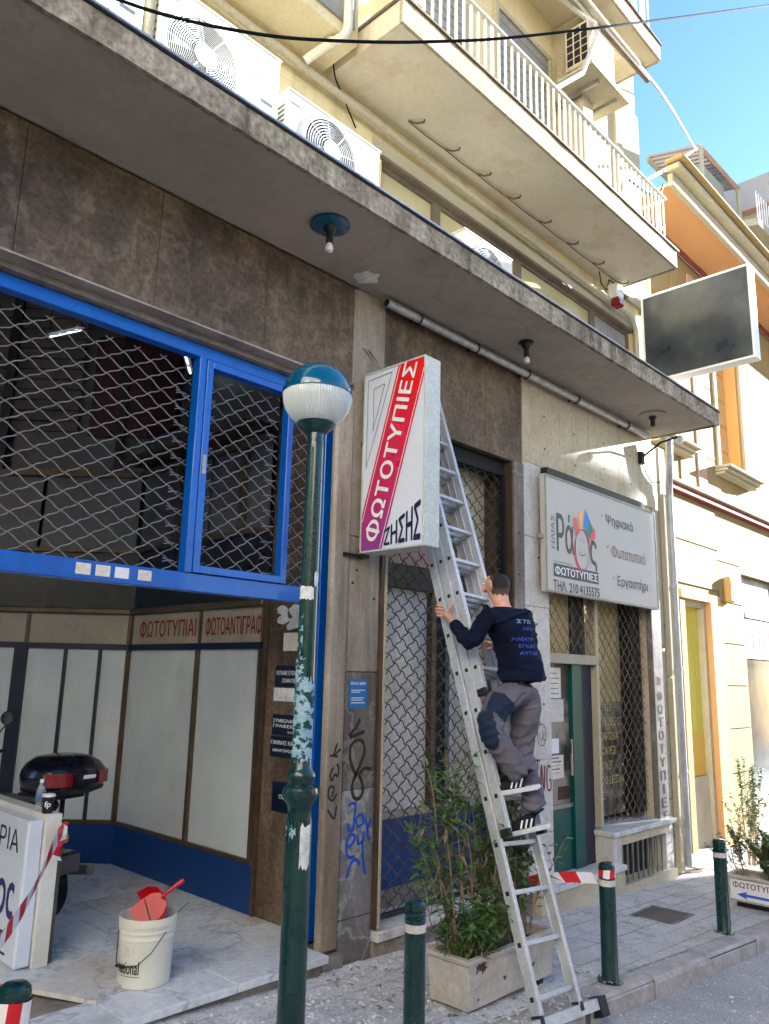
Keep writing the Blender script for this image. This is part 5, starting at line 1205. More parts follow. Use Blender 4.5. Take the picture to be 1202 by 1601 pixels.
# ---------------------------------------------------------------- the man on the ladder
def skin_mesh(verts, edges, root=0, levels=2):
    """grow a smooth continuous surface round a skeleton of joints; verts = [(point, rx, ry)]"""
    me = bpy.data.meshes.new('skel'); me.from_pydata([tuple(v[0]) for v in verts], edges, [])
    ob = bpy.data.objects.new('skel', me); COL.objects.link(ob)
    md = ob.modifiers.new('skin', 'SKIN'); md.use_smooth_shade = True; md.branch_smoothing = .4
    for i, v in enumerate(verts):
        sv = me.skin_vertices[0].data[i]; sv.radius = (v[1], v[2] if len(v) > 2 else v[1]); sv.use_root = (i == root)
    sb = ob.modifiers.new('sub', 'SUBSURF'); sb.levels = levels; sb.render_levels = levels
    bpy.context.view_layer.update(); dg = bpy.context.evaluated_depsgraph_get()
    out = bpy.data.meshes.new_from_object(ob.evaluated_get(dg)); bpy.data.objects.remove(ob)
    return out
def finish(name, me, mats, parent, fn=None, matfn=None):
    o0 = org(parent)
    me.materials.clear()
    for mm in mats: me.materials.append(mm)
    if fn:
        nrm = [v.normal.copy() for v in me.vertices]
        for v, n_ in zip(me.vertices, nrm): v.co = fn(v.co.copy(), n_)
    if matfn:
        for p in me.polygons: p.material_index = matfn(p.center)
    for v in me.vertices: v.co -= o0
    me.shade_smooth(); me.update()
    o = bpy.data.objects.new(name, me); COL.objects.link(o); o.parent = parent; return o
V3 = Vector
J = dict(
    pelvis=V3((4.55, 3.07, 1.90)), waist=V3((4.52, 3.06, 2.00)), chest=V3((4.45, 3.08, 2.18)), upper=V3((4.42, 3.10, 2.31)), neck=V3((4.42, 3.13, 2.40)), skull=V3((4.44, 3.17, 2.50)), head=V3((4.455, 3.20, 2.575)), crown=V3((4.455, 3.20, 2.645)),
    ls=V3((4.27, 3.12, 2.335)), le=V3((4.28, 3.30, 2.155)), lw=V3((4.315, 3.49, 2.325)),
    rs=V3((4.575, 3.06, 2.35)), re=V3((4.775, 3.13, 2.13)), rw=V3((4.70, 3.33, 2.12)),
    lh=V3((4.465, 3.10, 1.88)), lk=V3((4.235, 3.13, 1.625)), la=V3((4.40, 2.955, 1.30)),
    rh=V3((4.635, 3.05, 1.87)), rk=V3((4.575, 3.09, 1.47)), ra=V3((4.53, 2.945, 1.08)))
man = thing('person', 'man in navy sweater and grey work trousers climbing the ladder with his back to us', 'person', (4.55, 3.0, 1.0))
def lerp(a, b, t_): return a + (b - a) * t_
# body (skin): head, neck, arms with hands
vv = [(J['chest'], .08, .08), (J['upper'], .075, .065), (J['neck'], .060, .060), (J['skull'], .064, .072), (J['head'], .080, .095), (J['crown'], .062, .078)]
ed = [(0, 1), (1, 2), (2, 3), (3, 4), (4, 5)]
def chain(pts, start):
    i0 = start
    for p in pts:
        vv.append(p); ed.append((i0, len(vv) - 1)); i0 = len(vv) - 1
    return i0
lwr = chain([(J['ls'], .04), (J['le'], .036), (lerp(J['le'], J['lw'], .5), .034), (J['lw'], .026)], 1)
# left hand closes on the left stile from the outside, thumb on its street face
hd = V3((4.362, 3.575, 2.385))
palm = chain([(lerp(J['lw'], hd, .45), .028, .02), (hd, .030, .017)], lwr)
rwr = chain([(J['rs'], .04), (J['re'], .036), (J['rw'], .026)], 1)
rp_ = V3((4.69, 3.40, 2.16)); chain([(rp_, .028, .02)], rwr)
chain([(J['waist'], .08), (J['pelvis'], .08)], 0)
me = skin_mesh(vv, ed, 0, 3)
HC = J['head']
def hairline(d):            # height of the hairline round the head, d relative to the head centre
    a = math.atan2(d.y, d.x)                 # +y is the face
    f_ = math.sin(a)
    return (.052 if f_ > .35 else (-.012 + (f_ + .25) * .10 if f_ > -.25 else -.088))
def inhair(c):
    d = c - HC
    if d.length > .17 or d.z < -.11: return 0
    h_ = hairline(d) + .006 * noise.noise(c * 60)
    return 1 if d.z > h_ + .045 else (2 if d.z > h_ else 0)
def headshape(co, n_):
    d = co - HC
    if d.length < .17:
        if d.y < 0 and d.z > -.06: co = co + Vector((0, -.012, 0)) * (1 - abs(d.z) / .12)       # back of the skull
        if d.z > hairline(d) + .03: co = co + n_ * (.004 + .0015 * noise.noise(co * 90))
    return co
m_fade = M('clipped_hair', rgb(70, 54, 48), rgb(96, 72, 62), s=90, rough=.8, bump=.2, bs=300)
body = finish('body', me, [m_skin, m_hair, m_fade], man, headshape, inhair)
# fingers, each its own bent chain rooted inside the palm, joined to the body mesh
def finger(pts, rr):
    mm_ = skin_mesh([(V3(p), r) for p, r in zip(pts, rr)], [(i, i + 1) for i in range(len(pts) - 1)], 0, 2); return mm_
fm_ = []
for k in range(4):
    h = .036 - .0235 * k; L = (.9, 1.05, 1.0, .8)[k]
    b = hd + V3((-.012, .010, h + .004)); up_ = V3((0, 0, .012))
    fm_.append(finger([b, b + V3((-.014, .034 * L, .006)), b + V3((-.010, .062 * L, .010)), b + V3((.014, .082 * L, .006)), b + V3((.034, .082 * L, .0))], (.0100, .0095, .0088, .0082, .0072)))
fm_.append(finger([hd + V3((-.004, -.022, .008)), hd + V3((.0, -.046, .034)), hd + V3((.012, -.058, .062)), hd + V3((.024, -.060, .084))], (.0125, .0115, .0100, .0085)))
for k in range(4):
    b = rp_ + V3((-.03 + .022 * k, .0, .012)); fm_.append(finger([b, b + V3((0, .03, .018)), b + V3((0, .058, .006)), b + V3((0, .058, -.02))], (.0098, .0092, .0085, .0072)))
fm_.append(finger([rp_ + V3((-.03, -.01, -.01)), rp_ + V3((-.035, .02, -.03)), rp_ + V3((-.02, .045, -.035))], (.012, .011, .009)))
import bmesh
bm = bmesh.new(); bm.from_mesh(body.data); o0 = org(body)
for f__ in fm_:
    for v in f__.vertices: v.co -= Vector(man.location)
    bm.from_mesh(f__)
# ears and nose
for sx_ in (-1, 1):
    c = J['head'] + V3((sx_ * .086, -.012, -.020)) - Vector(man.location)
    r = bmesh.ops.create_icosphere(bm, subdivisions=2, radius=1)
    for v in r['verts']: v.co = Vector((v.co.x * .010 + sx_ * .010 * (-v.co.y), v.co.y * .021 + .004 * v.co.z, v.co.z * .034)) + c
c = J['head'] + V3((-.004, .098, -.03)) - Vector(man.location)
r = bmesh.ops.create_icosphere(bm, subdivisions=2, radius=1)
for v in r['verts']: v.co = Vector((v.co.x * .014, v.co.y * .02, v.co.z * .026)) + c
bm.to_mesh(body.data); bm.free(); body.data.shade_smooth()
B('mouth', m_inkrose2 if 'm_inkrose2' in globals() else m_rose, man, (4.43, 4.475, 3.29, 3.297, 2.522, 2.53))
for sx_ in (-1, 1):
    q = MB(); q.lathe([(0, -.008), (.008, -.004), (.010, 0), (.008, .004), (0, .008)], J['head'] + V3((sx_ * .03, .082, .0)), 10); q.build('eye', m_inkw, man, smooth=True)
# sweater
def ridged(p): return 1 - abs(noise.noise(p)) * 2
def cloth(amp, sc):
    def f(co, n_):
        w = noise.noise(co * sc) * amp + (ridged(Vector((co.x * 7 + co.z * 6, co.y * 7, co.z * 11 - co.x * 5))) ** 3) * .010 - .003
        el = max(0, 1 - min((co - J['le']).length, (co - J['re']).length) / .16)
        w += math.sin(co.z * 120 + co.x * 60) * .006 * el
        if co.z < J['pelvis'].z + .05: w += -.010 * max(0, min(1, (J['pelvis'].z + .05 - co.z) / .05)) + .004 * math.sin(co.x * 60)
        return co + n_ * w
    return f
sv = [(J['chest'], .185, .140), (J['upper'], .170, .115), (lerp(J['upper'], J['neck'], .55), .085, .08),
      (J['waist'] + V3((.01, 0, .03)), .180, .145), (J['pelvis'] + V3((0, -.01, .035)), .185, .155), (J['pelvis'] + V3((0, -.012, -.005)), .185, .158)]
se = [(0, 1), (1, 2), (0, 3), (3, 4), (4, 5)]
def sch(pts, st):
    i0 = st
    for p in pts: sv.append(p); se.append((i0, len(sv) - 1)); i0 = len(sv) - 1
sch([(J['ls'], .088), (lerp(J['ls'], J['le'], .55), .070), (J['le'], .062), (lerp(J['le'], J['lw'], .5), .049), (lerp(J['le'], J['lw'], .92), .038)], 1)
sch([(J['rs'], .088), (lerp(J['rs'], J['re'], .55), .068), (J['re'], .054), (lerp(J['re'], J['rw'], .5), .048), (lerp(J['re'], J['rw'], .95), .038)], 1)
me = skin_mesh(sv, se, 0, 4)
sweater = finish('sweater', me, [m_sweat], man, cloth(.011, 9))
q = MB(); q.lathe([(.084, -.03), (.080, -.01), (.072, .012), (.066, .018), (.060, .016)], lerp(J['upper'], J['neck'], .85), 28); q.build('collar', m_sweat, man, smooth=True)
# trousers
tv = [(J['pelvis'] + V3((0, 0, .02)), .160, .14), (lerp(J['lh'], J['rh'], .5) + V3((0, 0, -.03)), .15, .145)]
te = [(0, 1)]
def tch(pts, st):
    i0 = st
    for p in pts: tv.append(p); te.append((i0, len(tv) - 1)); i0 = len(tv) - 1
tch([(J['lh'] + V3((-.02, 0, -.02)), .125), (lerp(J['lh'], J['lk'], .5), .113), (J['lk'], .090), (lerp(J['lk'], J['la'], .4), .082), (lerp(J['lk'], J['la'], .8), .080), (lerp(J['lk'], J['la'], .98), .076)], 1)
tch([(J['rh'] + V3((.02, 0, -.03)), .122), (lerp(J['rh'], J['rk'], .5), .108), (J['rk'], .086), (lerp(J['rk'], J['ra'], .4), .080), (lerp(J['rk'], J['ra'], .8), .080), (lerp(J['rk'], J['ra'], .98), .078)], 1)
me = skin_mesh(tv, te, 0, 4)
def trf(co, n_):
    w = noise.noise(co * 6) * .014 + (ridged(Vector((co.x * 6 + co.z * 5, co.y * 6, co.z * 14 - co.x * 8))) ** 3) * .014 - .006
    lowl = max(0, 1 - (co - J['la']).length / .20); lowr = max(0, 1 - (co - J['ra']).length / .20)
    w += (math.sin(co.z * 105 + co.x * 40 + 2 * noise.noise(co * 9)) * .009) * max(lowl, lowr)
    kn = max(0, 1 - min((co - J['lk'] - V3((.06, -.05, 0))).length, (co - J['rk'] - V3((0, -.07, 0))).length) / .17)
    w += math.sin(co.z * 95 + co.y * 50 + 3 * noise.noise(co * 7)) * .008 * kn
    return co + n_ * w
def trm(c):
    k = J['lk']; d = c - k
    if abs(d.z + .02) < .125 and d.x < .015 - .12 * max(0, d.z) and (d.x < -.005): return 1
    th = lerp(J['lh'], J['lk'], .55) - c
    ax = (J['lk'] - J['lh']).normalized(); u = (c - J['lh']).dot(ax)
    if .13 < u < .27 and c.y < J['lh'].y + .03 and c.x < 4.42: return 1
    return 0
finish('trousers', me, [m_trous, m_patch], man, trf, trm)
# pocket flap seams
def shoe(ank, toe, heel, label):
    ax = (toe - heel); L = ax.length; ax.normalize(); up_ = (Vector((0, 0, 1)) - ax * ax.z).normalized(); sd_ = ax.cross(up_)
    s = part('shoe', man)
    prof = [(0, .030, .0), (.03, .036, .0), (.08, .037, 0), (.14, .041, 0), (.20, .047, 0), (.25, .042, 0), (.285, .026, 0), (.295, .008, 0)]
    k = L / .295
    q = MB(); vs = []; m_ = len(prof)
    ring_ = []
    for side_ in (1, -1):
        for p in (prof if side_ == 1 else prof[::-1]): ring_.append(heel + ax * p[0] * k + sd_ * side_ * p[1])
    n_ = len(ring_)
    for lev, sc_ in ((0, .96), (.010, 1.03), (.028, 1.0)):
        cc = sum(ring_, Vector()) / n_
        for r_ in ring_: vs.append(cc + (r_ - cc) * sc_ + up_ * (lev + (.010 * max(0, ((r_ - heel).dot(ax) / L) - .8) * 5 if lev < .02 else 0)))
    q.add(vs, [(l * n_ + i, l * n_ + (i + 1) % n_, (l + 1) * n_ + (i + 1) % n_, (l + 1) * n_ + i) for l in range(2) for i in range(n_)] + [tuple(range(n_ - 1, -1, -1)), tuple(range(2 * n_, 3 * n_))])
    q.build('sole', m_sole, s, smooth=True, angle=50)
    me_ = skin_mesh([(heel + ax * .040 * k + up_ * .060, .042, .046), (heel + ax * .09 * k + up_ * .068, .043, .052), (heel + ax * .15 * k + up_ * .060, .045, .044), (heel + ax * .21 * k + up_ * .048, .049, .032), (heel + ax * .262 * k + up_ * .040, .040, .022), (heel + ax * .055 * k + up_ * .125, .040, .040)], [(0, 1), (1, 2), (2, 3), (3, 4), (0, 5)], 0, 2)
    finish('upper', me_, [m_shoe], s)
    for j in range(3):
        a = heel + ax * (.105 + .030 * j) * k; q = MB()
        for sgn in (1, -1):
            b0 = a + sd_ * sgn * .046 + up_ * .034; b1 = a + sd_ * sgn * .042 + up_ * .082 - ax * .024
            q.add([b0, b0 + ax * .012, b1 + ax * .012, b1], [(0, 1, 2, 3)])
        o_ = q.build('stripe', m_inkw, s, kind='stuff'); o_.modifiers.new('t', 'SOLIDIFY').thickness = .004
shoe(J['la'], V3((4.36, 3.15, 1.185)), V3((4.475, 2.885, 1.25)), 'l')
shoe(J['ra'], V3((4.45, 3.155, .920)), V3((4.60, 2.89, 1.005)), 'r')
# print on the back of the sweater, laid on the cloth by ray casting
from mathutils.bvhtree import BVHTree
sm_ = sweater.data; so0 = org(sweater)
bvh = BVHTree.FromPolygons([v.co + so0 for v in sm_.vertices], [tuple(p.vertices) for p in sm_.polygons])
rt = (J['rs'] - J['ls']); rt.z = 0; rt.normalize(); bdir = Vector((rt.y, -rt.x, 0)) * -1
if bdir.y < 0: bdir = -bdir
def backprint(s_, u0, z_, w, h, mat):
    def f(s, t_):
        base = J['upper'] + rt * (u0 + w * s) + Vector((0, 0, z_ + h * t_)) - bdir * .6
        hit = bvh.ray_cast(base, bdir)[0]
        return (hit - bdir * .004) if hit else base + bdir * .5
    text('print', s_, f, mat, man, .008)
for s_, u0, z_, w, mm in (('ΣΤΕΡΓΙΟΥ', -.055, -.02, .16, m_inklb), ('ΑΦΟΙ', -.01, -.065, .11, m_inkb), ('ΗΛΕΚΤΡ', -.065, -.135, .17, m_inkb), ('ΕΓΚΑΤ', -.03, -.18, .14, m_inkb), ('ΑΥΤΟΜ', -.02, -.225, .14, m_inkb)):
    if s_ == 'ΣΤΕΡΓΙΟΥ': s_ = 'ΣΤΕΓ'
    backprint(s_, u0 + .01, z_, w * .85, .023, mm)

# ---------------------------------------------------------------- planters and shrubs
def planter(name, label, x0, x1, y0, y1, z0, z1, group=None):
    t = thing(name, label, 'planter', ((x0 + x1) / 2, (y0 + y1) / 2, z0), group)
    fl = .015; q = MB()
    o_ = [(x0, y0), (x1, y0), (x1, y1), (x0, y1)]
    def ringz(e, z): return [Vector((x0 - e, y0 - e, z)), Vector((x1 + e, y0 - e, z)), Vector((x1 + e, y1 + e, z)), Vector((x0 - e, y1 + e, z))]
    vs = ringz(-.012, z0) + ringz(fl * .3, z1 - .03) + ringz(-.016, z1 - .03) + ringz(-.03, z0 + .03)
    q.add(vs, [(3, 2, 1, 0)] + [(i, (i + 1) % 4, 4 + (i + 1) % 4, 4 + i) for i in range(4)] + [(4 + i, 4 + (i + 1) % 4, 8 + (i + 1) % 4, 8 + i) for i in range(4)] + [(8 + i, 8 + (i + 1) % 4, 12 + (i + 1) % 4, 12 + i) for i in range(4)])
    q.build('trough', m_pot, t, bevel=.004)
    q = MB(); a = ringz(fl + .008, z1 - .029); b = ringz(fl + .012, z1); c = ringz(-.022, z1); d = ringz(-.022, z1 - .029)
    q.add(a + b + c + d, [(i + k * 4, (i + 1) % 4 + k * 4, (i + 1) % 4 + (k + 1) * 4, i + (k + 1) * 4) for k in range(3) for i in range(4)] + [(12 + i, 12 + (i + 1) % 4, (i + 1) % 4, i) for i in range(4)])
    q.build('rim', m_pot, t, bevel=.005)
    q = MB(); N1, N2 = 22, 10; vs = []
    for j in range(N2 + 1):
        for i in range(N1 + 1):
            x_ = x0 + .018 + (x1 - x0 - .036) * i / N1; y_ = y0 + .018 + (y1 - y0 - .036) * j / N2
            vs.append((x_, y_, z1 - .07 + .02 * noise.noise((x_ * 9, y_ * 9, 0))))
    q.add(vs, [(j * (N1 + 1) + i, j * (N1 + 1) + i + 1, (j + 1) * (N1 + 1) + i + 1, (j + 1) * (N1 + 1) + i) for j in range(N2) for i in range(N1)]); q.build('soil', m_soil, t)
    for a_ in (x0 + .06, x1 - .12): B('foot', m_black2, t, (a_, a_ + .06, y0 + .05, y1 - .05, z0 - .05, z0 - .001))
    return t
pz = .035
planter('long_planter', 'long white metal planter with rusty chipped paint behind the ladder foot', 3.98, 4.90, 3.07, 3.38, .035, .315, 'white planters on the pavement')
def leaf(q, p, d, L, w):
    d = d.normalized(); s_ = d.cross(Vector((random.uniform(-.3, .3), random.uniform(-.3, .3), 1))); s_ = s_.normalized() if s_.length > .01 else Vector((1, 0, 0))
    n_ = s_.cross(d); dr_ = Vector((0, 0, -L * random.uniform(.05, .35)))
    a = p; m1 = p + d * L * .35 + n_ * w * .3; m2 = p + d * L * .7 + dr_ * .4; tip = p + d * L + dr_
    q.add([a, m1 + s_ * w, m1 - s_ * w, m2 + s_ * w * .8, m2 - s_ * w * .8, tip], [(0, 1, 2), (1, 3, 4, 2), (3, 5, 4)])
def shrub(label, base, n, h, lean, spread, leafiness, seed, group, lmats=(None,), cat='shrub', name='oleander_shrub', L=(.07, .13), w=.0115, zlow=.25, bare=.35):
    random.seed(seed); t = thing(name, label, cat, tuple(base), group)
    q = MB(); lv = MB()
    for k in range(n):
        b = Vector(base) + Vector((random.uniform(-.05, .05), random.uniform(-.05, .05), -.02)); H = h * random.uniform(.55, 1.05)
        dx = lean[0] + random.gauss(0, spread); dy = lean[1] + random.gauss(0, spread * .7); pts = []
        ns = 7; wob = Vector((random.uniform(-1, 1), random.uniform(-1, 1), 0)) * .03
        for i in range(ns + 1):
            u = i / ns; pts.append(b + Vector((dx * u ** 1.3, dy * u ** 1.3, H * u)) + wob * math.sin(u * 5))
        r0 = random.uniform(.0045, .0085); q.tube(pts, [r0 * (1 - .7 * i / ns) for i in range(ns + 1)], 5)
        nl = int(leafiness * H * random.uniform(.5, 1.3))
        for i in range(nl):
            u = zlow + (1 - zlow) * random.random() ** .8
            if random.random() < bare: u = .8 + .2 * random.random()
            f2 = u * ns; i0 = min(int(f2), ns - 1); p = lerp(pts[i0], pts[i0 + 1], f2 - i0)
            a = random.random() * 2 * PI; d = Vector((math.cos(a), math.sin(a), random.uniform(-.2, 1.1)))
            lv.cur = 1 if random.random() < .22 else (2 if random.random() < .08 else 0)
            leaf(lv, p, d, random.uniform(*L), w * random.uniform(.7, 1.2))
        for s_ in range(random.randint(1, 3)):      # twigs
            u = random.uniform(.4, .9); f2 = u * ns; i0 = min(int(f2), ns - 1); p = lerp(pts[i0], pts[i0 + 1], f2 - i0)
            e = p + Vector((random.uniform(-.12, .12), random.uniform(-.1, .1), random.uniform(.08, .2))); q.tube([p, lerp(p, e, .5) + Vector((0, 0, .015)), e], [.003, .0025, .0015], 4)
            for i in range(int(leafiness * .12)): 
                a = random.random() * 2 * PI; lv.cur = 1 if random.random() < .3 else 0; leaf(lv, lerp(p, e, random.uniform(.4, 1)), Vector((math.cos(a), math.sin(a), random.uniform(-.1, .9))), random.uniform(*L), w)
    q.build('stems', m_stem, t, smooth=True, kind='stuff'); lv.build('foliage', [m_leaf, m_leaf2, m_leafd], t, kind='stuff')
    return t
PG = 'oleander shrubs in the long planter'
shrub('tall thin oleander with dense green tops at the left end of the long planter', (4.10, 3.24, .26), 12, 1.22, (.03, .06), .15, 46, 3, PG)
shrub('leafy oleander in the middle of the long planter behind the ladder stile', (4.34, 3.24, .26), 11, 1.0, (.08, .05), .19, 40, 4, PG, bare=.35, zlow=.3)
shrub('bare twiggy oleander under the climbing man in the long planter', (4.56, 3.24, .26), 17, .90, (.03, .08), .20, 22, 5, PG, bare=.25, zlow=.2)
shrub('bushy oleander at the right end of the long planter', (4.78, 3.25, .26), 13, .78, (-.02, .02), .12, 50, 6, PG, bare=.2, zlow=.25)
shrub('single slender branch leaning out left of the long planter', (4.02, 3.2, .26), 2, 1.02, (-.32, .02), .03, 46, 8, PG, bare=.75)
shrub('small bright green plant at the front left corner of the long planter', (4.06, 3.14, .26), 9, .28, (.0, -.01), .10, 190, 9, PG, name='small_plant', cat='plant', L=(.05, .09), w=.009, zlow=.1, bare=.1)
shrub('low bright green tuft beside the ladder stile in the long planter', (4.26, 3.13, .26), 10, .30, (.02, -.02), .10, 170, 10, PG, name='small_plant', cat='plant', L=(.05, .1), w=.008, zlow=.1, bare=.1)
# arrow planter further along
xa, xb, ya, yb = 8.30, 8.62, 2.62, 3.22; zg = gz(8.4)
t = planter('arrow_planter', 'white planter with red lettering ΦΩΤΟΤΥΠΙΕΣ and a blue arrow at the right edge', xa, xb, ya, yb, zg + .06, zg + .30, 'white planters on the pavement')
text('lettering', 'ΦΩΤΟΤΥΠΙΕΣ', plane_map((xa - .013, yb - .05, zg + .19), (0, -1, 0), (0, 0, 1), .47, .055), m_inkr, t, .02)
def AP(u, v): return Vector((xa - .013, yb - .08 - u * .40, zg + .13 + v))
q = MB(); q.add([AP(0, 0), AP(.25, .035), AP(.22, .012), AP(1, .012), AP(1, -.012), AP(.22, -.012), AP(.25, -.035)], [(0, 1, 2, 5, 6), (2, 3, 4, 5)]); q.build('blue_arrow', m_inkb, t)
B('label_panel', m_inkw, t, (xa - .011, xa - .0095, ya + .03, yb - .02, zg + .085, zg + .262))
SH = 'shrubs in the arrow planter'
shrub('green rounded shrub growing in the planter with the arrow', (8.46, 2.85, zg + .26), 16, .50, (.03, -.02), .17, 130, 21, SH, name='round_leaf_shrub', L=(.035, .06), w=.016, zlow=.1, bare=.1)
shrub('sparse leaning stems at the left side of the arrow planter', (8.45, 3.12, zg + .26), 7, .5, (-.05, .16), .12, 90, 22, SH, name='round_leaf_shrub', L=(.03, .055), w=.015, zlow=.3, bare=.3)
shrub('pale green bushy shrub rising behind the arrow planter against the cream wall', (10.9, 3.9, gz(10.9) + .02), 18, 1.3, (.0, .0), .22, 90, 23, SH + ' and behind it', name='round_leaf_shrub', L=(.03, .05), w=.014, zlow=.35, bare=.2)

# ---------------------------------------------------------------- scooter
sc_o = Vector((2.70, 5.95, .15))
t = thing('scooter', 'dark scooter with black top box and red reflectors parked in the arcade', 'scooter', tuple(sc_o))
SD = Vector((-.28, .96, 0)).normalized(); SR = Vector((SD.y, -SD.x, 0)); SF = frame(sc_o, SR, SD)   # local x right, y forward
def sb(name, mat, *bx, bevel=.02): return B(name, mat, t, *bx, bevel=bevel, fr=SF)
for yy, nm in ((0, 'rear_wheel'), (1.28, 'front_wheel')):
    w = part(nm, t); FW = SF @ Matrix.Translation((0, yy, .24)) @ Matrix.Rotation(PI / 2, 4, 'Y')
    q = MB(); pr_ = [(.15, -.05), (.20, -.058), (.232, -.04), (.24, 0), (.232, .04), (.20, .058), (.15, .05)]
    q.lathe(pr_, (0, 0, 0), 32, fr=FW); q.build('tyre', m_tyre, w, smooth=True)
    q = MB(); q.lathe([(0, -.03), (.15, -.03), (.152, .03), (0, .03)], (0, 0, 0), 24, fr=FW); q.build('rim', m_alu, w, smooth=True)
sb('rear_body', m_box, (-.15, .15, .05, .62, .42, .72), bevel=.06); sb('footboard', m_box, (-.17, .17, .55, 1.0, .26, .36), bevel=.03); sb('leg_shield', m_box, (-.2, .2, .98, 1.08, .3, .95), bevel=.04)
sb('seat', m_black2, (-.14, .14, .02, .72, .73, .82), bevel=.035); sb('rear_mudguard', m_box, (-.08, .08, -.26, .1, .40, .5), bevel=.02)
sb('tail_light', m_rlens, (-.10, .10, -.02, .048, .58, .68), bevel=.015); sb('number_plate', m_slat, (-.09, .09, -.27, -.26, .36, .48), bevel=0); sb('indicator', m_amber, (.15, .22, .0, .05, .5, .56), bevel=.01)
sb('handlebar_cover', m_box, (-.24, .20, .93, 1.2, .86, 1.16), bevel=.07); sb('windshield', m_glassd, (-.2, .18, 1.12, 1.15, 1.17, 1.42), bevel=.01)
q = MB(); q.tube([SF @ Vector((-.34, .98, 1.10)), SF @ Vector((-.12, 1.02, 1.06)), SF @ Vector((.12, 1.02, 1.06)), SF @ Vector((.34, .98, 1.10))], .016, 8); q.build('handlebar', m_black2, t, smooth=True)
q = MB(); q.tube([SF @ Vector((0, 1.06, .95)), SF @ Vector((0, 1.26, .3))], .03, 8); q.build('fork', m_alu, t, smooth=True)
for s_ in (-1, 1):
    mq = part('mirror', t); q = MB(); q.tube([SF @ Vector((s_ * .2, 1.0, 1.08)), SF @ Vector((s_ * .24, .98, 1.22)), SF @ Vector((s_ * .3, .97, 1.30))], .007, 6); q.build('stalk', m_black2, mq, smooth=True)
    q = MB(); q.lathe([(0, -.02), (.05, -.016), (.058, 0), (0, .004)], (0, 0, 0), 20, fr=SF @ Matrix.Translation((s_ * .3, .96, 1.36)) @ Matrix.Rotation(PI / 2, 4, 'X')); q.build('shell', m_black2, mq, smooth=True)
    q = MB(); q.lathe([(0, 0), (.050, 0)], (0, 0, 0), 20, fr=SF @ Matrix.Translation((s_ * .3, .953, 1.36)) @ Matrix.Rotation(PI / 2, 4, 'X')); q.build('glass', m_chrome, mq)
q = MB(); q.tube([SF @ Vector((.16, .1, .32)), SF @ Vector((.17, -.3, .36))], .04, 10); q.build('exhaust', m_alu, t, smooth=True)
sb('rack', m_black2, (-.12, .12, -.22, .2, .86, .88), bevel=.004); sb('rack_strut', m_black2, (-.1, -.07, -.05, -.03, .7, .86), (.07, .1, -.05, -.03, .7, .86), bevel=0)
tb = thing('top_box', 'black scooter top box with red reflectors mounted on the rack', 'luggage box', tuple(SF @ Vector((0, -.12, 1.0))))
def loft(name, secs, mat, parent, fr):
    q = MB(); n = 28; vs = []
    for (cx, cy, cz, rx, ry, ex) in secs:
        for j in range(n):
            a = 2 * PI * j / n; c_, s_ = math.cos(a), math.sin(a)
            vs.append(fr @ Vector((cx + rx * math.copysign(abs(c_) ** ex, c_), cy + ry * math.copysign(abs(s_) ** ex, s_), cz)))
    k = len(secs); q.add(vs, [(i * n + j, i * n + (j + 1) % n, (i + 1) * n + (j + 1) % n, (i + 1) * n + j) for i in range(k - 1) for j in range(n)] + [tuple(range(n - 1, -1, -1)), tuple(range((k - 1) * n, k * n))])
    return q.build(name, mat, parent, smooth=True, angle=60)
TF = SF @ Matrix.Translation((0, -.12, .89))
loft('tray', [(0, 0, 0, .20, .15, .6), (0, 0, .03, .27, .21, .6), (0, 0, .05, .275, .215, .6)], m_black2, tb, TF)
loft('lower_shell', [(0, 0, .051, .27, .21, .6), (0, 0, .10, .285, .22, .6), (0, 0, .13, .285, .22, .6)], m_box, tb, TF)
loft('lid', [(0, 0, .131, .287, .222, .6), (0, 0, .17, .28, .215, .6), (0, .01, .22, .25, .19, .65), (0, .02, .26, .19, .14, .7), (0, .02, .275, .10, .08, .8)], m_box, tb, TF)
for a_, b_ in ((-.27, -.12), (.12, .27)):
    q = MB(); vs = []
    for i in range(7):
        x_ = a_ + (b_ - a_) * i / 6; y_ = -.222 * (1 - min(1, abs(x_) / .287) ** (2 / .6)) ** .3 - .006
        vs += [TF @ Vector((x_, y_, .075)), TF @ Vector((x_, y_, .165))]
    q.add(vs, [(2 * i, 2 * i + 1, 2 * i + 3, 2 * i + 2) for i in range(6)]); o_ = q.build('red_reflector', m_rlens, tb); o_.modifiers.new('t', 'SOLIDIFY').thickness = .01
B('badge', m_inkw, tb, (-.02, .09, -.231, -.226, .115, .14), fr=TF)

# ---------------------------------------------------------------- plaques, posters and spray paint
def pq(label, cat, name, y0, y1, z0, z1, mat, lines=(), lm=None):
    t = thing(name, label, cat, (3.94, (y0 + y1) / 2, z0)); B('plate', mat, t, (3.928, 3.939, y0, y1, z0, z1), bevel=.002)
    for s_, u0, v0, w, h in lines:
        text('lettering', s_, plane_map((3.9265, y1 - (y1 - y0) * u0, z0 + (z1 - z0) * v0), (0, -1, 0), (0, 0, 1), (y1 - y0) * w, (z1 - z0) * h), lm, t, .01)
pq('dark blue name plaque with two white lines, upper one on the pillar side', 'plaque', 'name_plaque', 4.62, 4.93, 1.83, 1.99, m_navydk, (('ΚΕΠΑΜΕ ΕΥΕΛΩΠ', .06, .55, .88, .2), ('ΣΩΜΑΤΕΙΟ', .3, .2, .6, .18)), m_inkw)
pq('torn whitish notice below the upper dark blue plaque', 'notice', 'paper_notice', 4.62, 4.94, 1.72, 1.82, m_paper)
